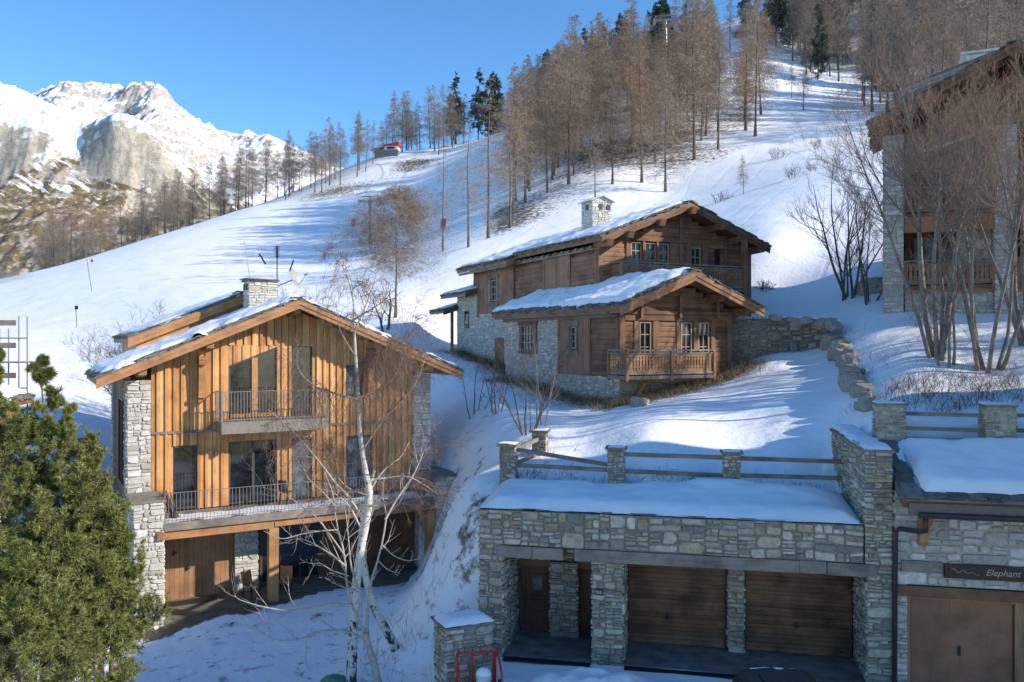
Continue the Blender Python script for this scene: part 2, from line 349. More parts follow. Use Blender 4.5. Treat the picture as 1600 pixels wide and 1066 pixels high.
def terrain():
    nu, nv = 620, 470
    px = np.concatenate([np.linspace(-900, -60, 70), np.linspace(-58, 1660, 480), np.linspace(1668, 2500, 70)])
    Y = np.exp(np.linspace(math.log(5.0), math.log(440), nv))
    P, YY = np.meshgrid(px, Y); X = (P - 800) / F * YY; Z = terr(X, YY).reshape(X.shape)
    V = np.stack([X, YY, Z], -1).reshape(-1, 3)
    i = np.arange(nv - 1)[:, None] * nu + np.arange(nu - 1)[None]; i = i.ravel()
    Q = np.stack([i, i + 1, i + nu + 1, i + nu], 1)
    # where litter, grass or soil shows through the snow
    x2, y2 = to_local(X, YY, O2, TH2); x1, y1 = to_local(X, YY, O1, TH1)
    lit = np.zeros_like(X)
    def blob(px0, py_unused, Y0, rp, ry, a):
        return a * np.exp(-(((P - px0) / rp) ** 2 + (np.log(YY / Y0) / ry) ** 2))
    ly = np.interp(P, [700, 780, 850, 930, 1000, 1060, 1120, 1190, 1230], [100, 106, 111, 117, 120, 122, 130, 140, 160])
    up = np.interp(P, [700, 860, 900, 1200], [150, 185, 230, 240])
    wood = sstep(.86, .99, YY / ly) * (1 - sstep(.8, 1.15, YY / up)) * sstep(690, 790, P) * (1 - sstep(1165, 1215, P))
    lit = wood * (.50 + .30 * fbm(X * .05, YY * .05, 4))
    sky_ = np.exp(-((P - 520) / 120) ** 2 - (np.log(YY / 212) / .06) ** 2) + np.exp(-((P - 650) / 60) ** 2 - (np.log(YY / 228) / .05) ** 2)
    lit = np.maximum(lit, .54 * np.minimum(sky_, 1) + .0 * X)
    rw = sstep(1320, 1380, P) * sstep(120, 150, YY); lit = np.maximum(lit, rw * (.44 + .3 * fbm(X * .05, YY * .05, 4)))
    # belts of bare ground at the feet of the walls of the brown chalet
    wx = np.where(y2 < 11.3, 0, 1.96); d = np.where((y2 > -1) & (y2 < 24), np.where(x2 < wx, wx - x2, 9), 9); d = np.minimum(d, np.where((x2 > -1) & (x2 < 6.5), np.where(y2 < 0, -y2, 9), 9))
    lit = np.maximum(lit, .62 * (1 - sstep(.0, 1.9, d + .7 * fbm(X * .9, YY * .9, 3))))
    lit = np.maximum(lit, .98 * (1 - sstep(-2.9, -1.9, -(y1 + 0) - 0) ) * 0)
    soil = ((x1 > .3) & (x1 < 5.5)) * sstep(-3.9, -2.2, y1 + .9 * fbm(X * .8, YY * .8, 3) - .1 * x1) * (y1 < 1)
    lit = np.maximum(lit, .98 * soil)
    yard = (1 - sstep(20, 27, YY * 0 + np.hypot(X + 8, (YY - 24) * 1.6))) * .36 * (X < -.8)
    lit = np.maximum(lit, yard)
    x3, y3 = to_local(X, YY, O3, TH3)
    lit = np.maximum(lit, .5 * np.exp(-((x3 + .6) / 1.3) ** 2 - ((y3 - 1.5) / 3) ** 2))
    o = np_mesh('snow_ground', V, Q, M['ground'], smooth=True)
    at_ = o.data.attributes.new('litter', 'FLOAT', 'POINT'); at_.data.foreach_set('value', lit.ravel().astype(np.float32))
    tag(o, kind='structure'); return o
def ground_mat():
    m, nt, b = newmat('snow_with_bare_patches'); v = coord(nt)
    n = noise(nt, v, .5, 7, .6); n2 = noise(nt, v, 5, 5, .62); n3 = noise(nt, v, 1.6, 8, .72)
    trk = noise(nt, coord(nt, (.35, 1.2, 1)), .6, 5, .6)
    sn = ramp(nt, n, [(.3, (.80, .82, .86)), (.6, (.88, .89, .91))])
    a = nt.nodes.new("ShaderNodeAttribute"); a.attribute_name = 'litter'
    dirt = ramp(nt, noise(nt, v, 3.5, 6, .7), [(.3, (.07, .052, .036)), (.5, (.15, .115, .08)), (.7, (.24, .19, .13))])
    # threshold noise against the mask
    s = mth(nt, 'ADD', a.outputs['Fac'], n3); fac = ramp(nt, mth(nt, 'SUBTRACT', s, .62), [(.30, 0), (.42, 1)])
    c = mix(nt, sn, dirt, fac, 'MIX')
    nt.links.new(c, b.inputs['Base Color']); b.inputs['Roughness'].default_value = .75; b.inputs['Specular IOR Level'].default_value = .2
    wv = nt.nodes.new("ShaderNodeTexNoise"); wv.inputs['Scale'].default_value = .9; wv.inputs['Detail'].default_value = 6; wv.inputs['Roughness'].default_value = .7
    nt.links.new(coord(nt, (.12, 1.0, .3)), wv.inputs['Vector'])
    gm = nt.nodes.new("ShaderNodeMapping"); gm.inputs['Rotation'].default_value = (0, 0, R(28)); nt.links.new(v, gm.inputs[0])
    gw = nt.nodes.new("ShaderNodeTexWave"); gw.inputs['Scale'].default_value = .055; gw.inputs['Distortion'].default_value = 2.2; gw.inputs['Detail'].default_value = 3; gw.inputs['Detail Scale'].default_value = .6; nt.links.new(gm.outputs[0], gw.inputs['Vector'])
    sk = nt.nodes.new("ShaderNodeTexWave"); sk.inputs['Scale'].default_value = .021; sk.inputs['Distortion'].default_value = 9; sk.inputs['Detail'].default_value = 2; sk.inputs['Detail Scale'].default_value = .25; nt.links.new(gm.outputs[0], sk.inputs['Vector'])
    tr_ = mix(nt, ramp(nt, gw.outputs[0], [(.0, .0), (.06, 1), (1, .8)]), ramp(nt, sk.outputs[0], [(.44, 1), (.47, .2), (.5, .2), (.53, 1)]), .5, 'MIX')
    trk = mix(nt, trk, tr_, .55, 'MIX')
    h = mix(nt, mix(nt, mix(nt, n, n2, .25, 'MIX'), trk, .3, 'MIX'), wv.outputs[0], .3, 'MIX')
    bump(nt, b, h, .75, .3); return m
M['ground'] = ground_mat()
terrain()

# ---------------------------------------------------------------- far mountains (heightfields with their own size and distance)
def mountain(name, cp, Y0, Y1, pxr, nu, nv, amp, fs, mat, ridge_at=None, skew=0.0):
    p = np.array([(px / 300, math.log(Y) * 5, (HZ - py) / F) for px, py, Y in cp]); w = tps_fit(p, .0005)
    px = np.linspace(pxr[0], pxr[1], nu); Y = np.exp(np.linspace(math.log(Y0), math.log(Y1), nv))
    P, YY = np.meshgrid(px, Y); X = (P - 800) / F * YY
    Z = tps_eval(p, w, P / 300, np.log(YY) * 5) * YY
    sx = X + .45 * YY * skew
    wx_ = .3 * fbm(X / fs, YY / fs, 3); rn = .6 * ridged(sx / (fs * .8) + wx_, YY / (fs * 4.5) + wx_, 5, .55) + .4 * ridged(sx / (fs * .35) + 7, YY / (fs * .8) + wx_, 7, .6); fn = fbm(X / (fs * .5), YY / (fs * .9), 5, .5)
    Z = Z + amp * (rn * .85 + fn * .2 - .22)
    V = np.stack([X, YY, Z], -1).reshape(-1, 3)
    i = (np.arange(nv - 1)[:, None] * nu + np.arange(nu - 1)[None]).ravel()
    o = np_mesh(name, V, np.stack([i, i + 1, i + nu + 1, i + nu], 1), mat, smooth=True)
    return tag(o, kind='structure')
def mountain_mat(name, lo, hi, rock, grass, steep0, steep1, sc_=.01, bias=.0, cr=.0):
    m, nt, b = newmat(name); v = coord(nt); geo = nt.nodes.new("ShaderNodeNewGeometry")
    sp = nt.nodes.new("ShaderNodeSeparateXYZ"); nt.links.new(geo.outputs['Normal'], sp.inputs[0])
    pz = nt.nodes.new("ShaderNodeSeparateXYZ"); nt.links.new(geo.outputs['Position'], pz.inputs[0])
    n = noise(nt, v, sc_, 9, .66); n2 = noise(nt, v, sc_ * 5, 7, .7)
    r0 = nt.nodes.new("ShaderNodeMapping"); r0.inputs['Rotation'].default_value = (0, R(-36), 0); nt.links.new(v, r0.inputs[0])
    rot = nt.nodes.new("ShaderNodeMapping"); rot.inputs['Scale'].default_value = (.13, .6, 1.3)
    nt.links.new(r0.outputs[0], rot.inputs[0]); stk = noise(nt, rot.outputs[0], sc_ * 5, 7, .62)
    alt = nt.nodes.new("ShaderNodeMapRange"); nt.links.new(pz.outputs[2], alt.inputs[0])
    alt.inputs[1].default_value = lo; alt.inputs[2].default_value = hi
    steep = ramp(nt, mth(nt, 'ADD', sp.outputs[2], mth(nt, 'MULTIPLY', mth(nt, 'SUBTRACT', n2, .5), .35)), [(steep0, 1), (steep1, 0)])
    snowf = mth(nt, 'ADD', mth(nt, 'ADD', mth(nt, 'MULTIPLY', alt.outputs[0], 1.0), mth(nt, 'MULTIPLY', mth(nt, 'SUBTRACT', stk, .5), 1.5)), mth(nt, 'ADD', mth(nt, 'MULTIPLY', mth(nt, 'SUBTRACT', n, .5), .8), bias))
    snowf = ramp(nt, snowf, [(.46, 0), (.52, 1)])
    wvs = nt.nodes.new('ShaderNodeTexWave'); wvs.bands_direction = 'Z'; wvs.inputs['Scale'].default_value = sc_ * 3; wvs.inputs['Distortion'].default_value = 14; wvs.inputs['Detail'].default_value = 4; wvs.inputs['Detail Scale'].default_value = 2.5; nt.links.new(v, wvs.inputs['Vector'])
    n2 = mix(nt, n2, wvs.outputs[0], .06, 'MIX')
    rk = ramp(nt, n2, [(.3, tuple(q * .55 for q in rock)), (.5, rock), (.7, tuple(q * 1.3 for q in rock))])
    gr = ramp(nt, n2, [(.35, tuple(q * .6 for q in grass)), (.62, grass)])
    gr = mix(nt, gr, rk, ramp(nt, noise(nt, v, sc_ * 2.2, 7, .7), [(.50, 0), (.58, 1)]), 'MIX')
    c = mix(nt, gr, (.74, .75, .78), snowf, 'MIX')
    crag = ramp(nt, mth(nt, 'ADD', noise(nt, v, sc_ * 1.3, 8, .72), mth(nt, 'MULTIPLY', mth(nt, 'SUBTRACT', .9, sp.outputs[2]), .55)), [(.585 + cr, 0), (.63 + cr, 1)])
    c = mix(nt, c, rk, crag, 'MIX'); c = mix(nt, c, rk, steep, 'MIX')
    nt.links.new(c, b.inputs['Base Color']); b.inputs['Roughness'].default_value = .9; b.inputs['Specular IOR Level'].default_value = .1
    bump(nt, b, n2, .8, 1 / sc_ * .06); return m
M['mtA'] = mountain_mat('near_mountain', 110, 330, (.40, .36, .30), (.20, .15, .085), .34, .44, .022, .03, .055)
M['mtB'] = mountain_mat('far_mountain', 200, 900, (.40, .37, .34), (.3, .28, .25), .46, .58, .010, .75, .025)
mountain('mountain_slope', [(-500,470,480),(-200,470,480),(0,475,480),(200,470,480),(400,450,480),(600,430,480),
   (-500,452,820),(-200,452,820),(0,445,780),(200,440,820),(400,410,820),(600,400,820),
   (-500,335,950),(-200,335,950),(0,332,950),(120,335,950),(240,338,950),(330,350,960),(450,365,970),(600,370,970),
   (-500,262,1085),(-200,258,1085),(0,248,1085),(80,250,1085),(150,268,1085),(230,290,1085),(320,330,1085),(450,345,1085),(600,355,1085),
   (-500,195,1105),(-200,202,1105),(0,203,1105),(70,214,1105),(130,250,1105),(180,204,1105),(245,240,1105),(320,322,1105),(450,338,1105),(600,350,1105),
   (-500,120,1250),(-200,135,1250),(0,166,1250),(53,184,1250),(110,208,1250),(165,190,1180),(220,222,1250),(280,270,1250),(330,305,1250),(420,330,1250),
   (-500,75,1420),(-200,85,1420),(0,132,1420),(53,156,1420),(110,176,1420),(165,192,1420),(220,216,1420),(280,246,1420),(330,285,1420),(420,325,1420),(600,345,1420),
   (-500,200,1900),(0,260,1900),(300,320,1900),(600,360,1900)], 470, 2000, (-620, 620), 520, 440, 21, 95, M['mtA'], skew=.5)
mountain('snowy_peaks', [(-500,300,2300),(0,290,2300),(200,300,2300),(320,330,2300),(420,350,2300),(520,350,2300),(800,360,2300),
   (100,200,2900),(200,215,2900),(300,262,2900),(360,285,2900),(430,300,2900),(520,310,2900),(800,330,2900),
   (238,170,3350),(228,205,3100),(214,250,2800),(196,200,3380),(178,238,3120),(170,262,2850),(262,185,3350),(275,215,3100),(100,160,3350),(92,190,3100),(70,178,3350),(128,172,3380),(150,205,3200),(416,245,3350),(405,275,3050),(392,258,3350),(436,262,3350),
   (-500,140,3600),(-100,150,3600),(40,168,3600),(75,145,3600),(100,131,3600),(125,140,3600),(166,150,3600),(190,148,3600),(216,136,3600),(232,150,3600),(246,141,3600),(275,170,3600),(312,200,3600),(362,228,3600),(392,230,3600),(416,218,3600),(444,238,3600),(478,250,3600),(560,280,3600),(800,320,3600),
   (-500,300,4600),(100,280,4600),(300,300,4600),(500,330,4600),(800,350,4600)], 2200, 4800, (-620, 860), 640, 460, 105, 210, M['mtB'], skew=-.35)
# ---------------------------------------------------------------- masonry, boards, roofs
def stones(mb, u0, u1, z0, z1, rng, big=1.0, dep=(.015, .05), joint=.012, clip=None, skip=()):
    """irregular rubble laid in the current frame of mb (u along, -d outwards); each stone its own island"""
    cells = []
    def split(a, b, c, d):
        w, h = b - a, d - c
        if w < rng.uniform(.16, .78) * big and h < rng.choice((.12, .18, .26, .36)) * rng.uniform(.7, 1.1) * big: cells.append((a, b, c, d)); return
        if w > h * rng.uniform(1.3, 2.6):
            t = a + w * rng.uniform(.36, .64); split(a, t, c, d); split(t, b, c, d)
        else:
            t = c + h * rng.uniform(.36, .64); split(a, b, c, t); split(a, b, t, d)
    split(u0, u1, z0, z1); o1 = rng.uniform(0, 99)
    for a, b, c, d in cells:
        cu, cz = (a + b) / 2, (c + d) / 2
        if clip and cz > clip(cu): continue
        if any(p[0] < cu < p[1] and p[2] < cz < p[3] for p in skip): continue
        g = joint * rng.uniform(.6, 1.5); a += g; b -= g; c += g; d -= g
        if b - a < .02 or d - c < .015: continue
        w, h = b - a, d - c; q = min(w, h); pts = []
        for (x, y, sx, sy) in ((a, c, 1, 1), (b, c, -1, 1), (b, d, -1, -1), (a, d, 1, -1)):
            k1, k2 = rng.uniform(.04, .42) * q, rng.uniform(.04, .42) * q
            p1 = (x + sx * k1 * rng.uniform(.8, 1.2), y + rng.uniform(0, .06) * q * sy); p2 = (x + rng.uniform(0, .06) * q * sx, y + sy * k2)
            pts += [p2, p1] if (sx == sy) else [p1, p2]
        fx = [min(1, max(0, min(x - u0, u1 - x) / .12)) for x, y in pts]
        pts = [(x + .035 * f * float(vnoise(x * 2.7 + o1, y * 2.7)), y + .045 * float(vnoise(x * 2.1, y * 3.1 + o1))) for (x, y), f in zip(pts, fx)]; cu = sum(p[0] for p in pts) / 8; cz = sum(p[1] for p in pts) / 8
        dp = rng.uniform(*dep); tu, tzz = rng.uniform(-.02, .02), rng.uniform(-.02, .02)
        n = len(pts); vs = [(x, .004, y) for x, y in pts]; ins = min(.016, q * .13)
        for x, y in pts:
            xx = x + (cu - x) * ins / (w / 2 + 1e-6); yy = y + (cz - y) * ins / (h / 2 + 1e-6)
            vs.append((xx, -dp + tu * (x - cu) / w + tzz * (y - cz) / h + rng.uniform(-.004, .004), yy))
        mb.add(vs, [tuple(range(n, 2 * n))] + [(i, (i + 1) % n, n + (i + 1) % n, n + i) for i in range(n)])
def stone_block(x0, x1, y0, y1, z0, z1, rng, faces='FL', big=1.0, inset=.02, **k):
    mb = MB(); mb.m = 1; mb.box(x0 + inset, x1 - inset, y0 + inset, y1 - inset, z0, z1 - .002); mb.m = 0
    if 'F' in faces: mb.M = FRONT(y0 + inset); stones(mb, x0, x1, z0, z1, rng, big, **k)
    if 'L' in faces: mb.M = LEFT(x0 + inset); stones(mb, -y1, -y0, z0, z1, rng, big, **k)
    if 'R' in faces: mb.M = RIGHT(x1 - inset); stones(mb, y0, y1, z0, z1, rng, big, **k)
    if 'B' in faces: mb.M = Matrix(((-1, 0, 0, 0), (0, -1, 0, y1 - inset), (0, 0, 1, 0), (0, 0, 0, 1))); stones(mb, -x1, -x0, z0, z1, rng, big, **k)
    mb.M = None; return mb
def cut(lo, hi, holes):
    seg = [(lo, hi)]
    for a, b in holes:
        seg = [q for s in seg for q in ((s[0], min(s[1], a)), (max(s[0], b), s[1])) if q[1] - q[0] > .02]
    return seg
def vboards(mb, u0, u1, zb, zt, rng, w=.18, holes=(), d0=.03, d1=.0, alt=False, gap=.004, back=.03):
    """vertical boards; zt(u) gives the top; alt=True sets every second board proud (board on board)"""
    u = u0; k = 0
    while u < u1 - .02:
        ww = (w * (.62 if (alt and k % 2) else 1)) * rng.uniform(.92, 1.08); e = min(u + ww, u1); c = (u + e) / 2
        d = (d1 if (alt and k % 2 == 0) else d0) + rng.uniform(0, .006)
        a, b = u + gap, e - gap
        for s0, s1 in cut(zb, max(zt(u), zt(e)), [(h[2], h[3]) for h in holes if h[0] < c < h[1]]):
            t0, t1 = (min(s1, zt(u)), min(s1, zt(e)))
            if min(t0, t1) < s0: continue
            mb.hexa([(a, -d, s0), (b, -d, s0), (b, back, s0), (a, back, s0)], [(a, -d, t0), (b, -d, t1), (b, back, t1), (a, back, t0)])
        u = e; k += 1
def hboards(mb, u0, u1, zb, zt, rng, h=.2, holes=(), d=.03, gap=.005, back=.03, rnd=.015):
    z = zb; top = max(zt(u0 + (u1 - u0) * t / 10) for t in range(11))
    while z < top - .02:
        e = z + h * rng.uniform(.85, 1.15); c = (z + e) / 2
        ok = [u0 + (u1 - u0) * t / 40 for t in range(41) if zt(u0 + (u1 - u0) * t / 40) >= e - .01]
        if ok:
            for a, b in cut(ok[0], ok[-1], [(q[0], q[1]) for q in holes if q[2] < c < q[3]]):
                dd = d + rng.uniform(-rnd, rnd)
                m_ = (z + e) / 2
                mb.add([(a, back, z + gap), (b, back, z + gap), (b, back, e - gap), (a, back, e - gap), (a, -dd + .012, z + gap), (b, -dd + .012, z + gap), (b, -dd, z + h * .25), (a, -dd, z + h * .25),
                        (a, -dd, e - h * .25), (b, -dd, e - h * .25), (b, -dd + .012, e - gap), (a, -dd + .012, e - gap)],
                       [(4, 5, 7 - 1, 7), (7, 6, 9, 8), (8, 9, 10, 11), (0, 1, 5, 4), (11, 10, 2, 3), (0, 4, 7, 8, 11, 3), (1, 2, 10, 9, 6, 5)])
        z = e
def slate_row(mb, p0, p1, out, rng, n_layers=3, step=.34, up=Vector((0, 0, 1)), over=.12):
    """loose flat slabs along a roof edge p0->p1; out = outward direction"""
    p0 = Vector(p0); p1 = Vector(p1); L = (p1 - p0).length; d = (p1 - p0).normalized(); out = Vector(out).normalized(); nrm = d.cross(out).normalized()
    if nrm.z < 0: nrm = -nrm
    for k in range(n_layers):
        s = rng.uniform(-.2, 0)
        while s < L:
            w = step * rng.uniform(.6, 1.6); o = rng.uniform(-.06, over) - .03 * k; t = rng.uniform(.022, .045); base = .012 + k * .036 + rng.uniform(0, .012)
            i = rng.uniform(.3, .55); tw = rng.uniform(-.05, .05); sk = rng.uniform(-.07, .07)
            a, b = max(s, -.06), min(s + w, L + .06)
            q = [p0 + d * a - out * i, p0 + d * b - out * i, p0 + d * (b + sk * .3 - .01) + out * (o + tw), p0 + d * (a + .01 + sk * .3) + out * (o - tw)]
            lo = [p + nrm * (base + (.02 if m_ > 1 else .0) * rng.uniform(0, 1)) for m_, p in enumerate(q)]
            mb.hexa(lo, [p + nrm * t for p in lo]); s += w * .93
def roof(root, name, y0, y1, prof, rng, th=.2, snow_t=.16, wood='old_y', vergem='verge', verge_h=.26, verges=(True, False), layers=3,
         bare=.0, eaves=(True, True), lean=(0, 0), over=.12, mats=None):
    """prof: list of (x, z) of the roof top from left to right; roof part with slate edges, snow and verge boards as its pieces"""
    n = len(prof); mb = MB()
    poly = [(x, y0, z) for x, z in prof] + [(x, y0, z - th) for x, z in reversed(prof)]
    for i in range(n - 1):
        (xa, za), (xb, zb) = prof[i], prof[i + 1]
        mb.prism([(xa, y0, za - th), (xb, y0, zb - th), (xb, y0, zb), (xa, y0, za)], (0, y1 - y0, 0))
    r = mb.build(name, M[wood], root)
    # slates
    sm = MB()
    for i in range(n - 1):
        (xa, za), (xb, zb) = prof[i], prof[i + 1]; e = .03
        sm.prism([(xa, y0 - .04, za + .004), (xb, y0 - .04, zb + .004), (xb, y0 - .04, zb + .045), (xa, y0 - .04, za + .045)], (0, y1 - y0 + .08, 0))
        up = .04
        if verges[0]: slate_row(sm, (xa, y0, za + .01), (xb, y0, zb + .01), (0, -1, 0), rng, layers, over=over)
        if verges[1]: slate_row(sm, (xa, y1, za + .01), (xb, y1, zb + .01), (0, 1, 0), rng, layers, over=over)
    (xa, za), (xb, zb) = prof[0], prof[1]
    if eaves[0]: slate_row(sm, (xa, y0, za + .01), (xa, y1, za + .01), (xa - xb, 0, za - zb), rng, layers, over=over)
    (xa, za), (xb, zb) = prof[-1], prof[-2]
    if eaves[1]: slate_row(sm, (xa, y0, za + .01), (xa, y1, za + .01), (xa - xb, 0, za - zb), rng, layers, over=over)
    for i in range(1, n - 1):
        if prof[i][1] > max(prof[0][1], prof[-1][1]) + .2:
            x, z = prof[i]
            y = y0 - .05
            while y < y0 + 1.4:
                sm.obox((x + rng.uniform(-.06, .06), y + .2, z + .09 + rng.uniform(0, .05)), (.55, .42, .035), (0, rng.uniform(-.2, .2), rng.uniform(-.3, .3))); y += .3
    sm.build('slates', M['slate'], r)
    # snow blanket
    xs = np.array([p[0] for p in prof]); zs = np.array([p[1] for p in prof])
    L = np.concatenate([[0], np.cumsum(np.hypot(np.diff(xs), np.diff(zs)))])
    nu = int(L[-1] / .11) + 2; nv = int((y1 - y0) / .13) + 2
    s = np.linspace(0, L[-1], nu); s = np.unique(np.concatenate([s, L])); nu = len(s); y = np.linspace(y0 - .02, y1 + .02, nv)
    S, Y = np.meshgrid(s, y); X = np.interp(S, L, xs); Z = np.interp(S, L, zs)
    sd = rng.uniform(0, 50); nz = fbm(S * 1.1 + sd, Y * 1.1 + sd, 4); ng = fbm(S * 3.1 + sd, Y * 3.1 - sd, 3)
    dv = np.minimum(Y - y0 + (0 if verges[0] else 9), y1 - Y + (0 if verges[1] else 9)); de = np.minimum(S + (0 if eaves[0] else 9), L[-1] - S + (0 if eaves[1] else 9))
    d = np.minimum(dv - lean[0] - .22 * np.maximum(ng, 0), de - lean[1]) + .36 * nz + .2 * ng - .10 - bare * (.6 + 1.6 * nz)
    f = sstep(-.02, .34, d); T = f * (snow_t * (1 + .5 * nz) + .05 * ng)
    Z = Z + np.where(f > .01, .05 + T, -.02)
    V = np.stack([X, Y, Z], -1).reshape(-1, 3); i = (np.arange(nv - 1)[:, None] * nu + np.arange(nu - 1)[None]).ravel()
    np_mesh('snow_cover', V, np.stack([i, i + 1, i + nu + 1, i + nu], 1), M['snow'], r, smooth=True)
    # verge boards at the gable ends
    for on, yy, sg in ((verges[0], y0, -1), (verges[1], y1, 1)):
        if not on: continue
        for i in range(n - 1):
            (xa, za), (xb, zb) = prof[i], prof[i + 1]
            if abs(xb - xa) < .3: continue
            v = MB(); q = .075
            for k, (hh, off, tk) in enumerate(((verge_h, .0, .055), (verge_h * .5, .055, .035))):
                a0, b0 = za - th - .02 + (verge_h - .1) * 0, zb - th - .02
                top = .0 if k == 0 else .004
                v.prism([(xa, yy + sg * off, za + top - hh), (xb, yy + sg * off, zb + top - hh), (xb, yy + sg * off, zb + top), (xa, yy + sg * off, za + top)], (0, sg * tk, 0))
            v.build('verge_board', M[vergem], r)
    return r
def window(root, u0, u1, z0, z1, Mx=None, fr=.07, dep=.10, nx=1, nz=1, framem='dkframe', barm=None, ztop2=None, name='window', pane='glass', glass_d=.06, bar=.035, surround=0):
    """a window part: frame mesh with its pane as a sub-part; ztop2 gives a slanted head"""
    t2 = z1 if ztop2 is None else ztop2; f = MB(Mx)
    f.box(u0, u1, -.02, dep, z0, z0 + fr)
    f.box(u0, u0 + fr, -.021, dep, z0 + fr, z1 - fr); f.box(u1 - fr, u1, -.021, dep, z0 + fr, t2 - fr)
    f.hexa([(u0, -.02, z1 - fr), (u1, -.02, t2 - fr), (u1, dep, t2 - fr), (u0, dep, z1 - fr)], [(u0, -.02, z1), (u1, -.02, t2), (u1, dep, t2), (u0, dep, z1)])
    o = f.build(name, M[framem], root)
    bm_ = MB(Mx)
    for k in range(1, nx):
        u = lerp(u0, u1, k / nx); bm_.box(u - bar / 2, u + bar / 2, glass_d - .035, glass_d + .01, z0 + fr, lerp(z1, t2, k / nx) - fr)
    for k in range(1, nz):
        z = lerp(z0, min(z1, t2), k / nz); bm_.box(u0 + fr, u1 - fr, glass_d - .036, glass_d + .008, z - bar / 2, z + bar / 2)
    if bm_.v: bm_.build('glazing_bar', M[barm or framem], o)
    g = MB(Mx); g.add([(u0 + fr * .5, glass_d, z0 + fr * .5), (u1 - fr * .5, glass_d, z0 + fr * .5), (u1 - fr * .5, glass_d, t2 - fr * .5), (u0 + fr * .5, glass_d, z1 - fr * .5)], [(0, 1, 2, 3)])
    g.build('pane', M[pane], o)
    return o
def baluster_rail(root, name, pts, z0, h, m, step=.11, r=.008, rail=.02, parent=None):
    """thin metal railing along plan points"""
    mb = MB()
    for (xa, ya), (xb, yb) in zip(pts[:-1], pts[1:]):
        L = math.hypot(xb - xa, yb - ya); n = max(2, int(L / step))
        mb.beam((xa, ya, z0 + h), (xb, yb, z0 + h), rail * 2, rail); mb.beam((xa, ya, z0 + .08), (xb, yb, z0 + .08), rail, rail)
        for k in range(n + 1):
            x, y = lerp(xa, xb, k / n), lerp(ya, yb, k / n); rr = r * (1.8 if k % 10 == 0 else 1)
            mb.box(x - rr, x + rr, y - rr, y + rr, z0 - .02, z0 + h)
    return mb.build(name, M[m], root)

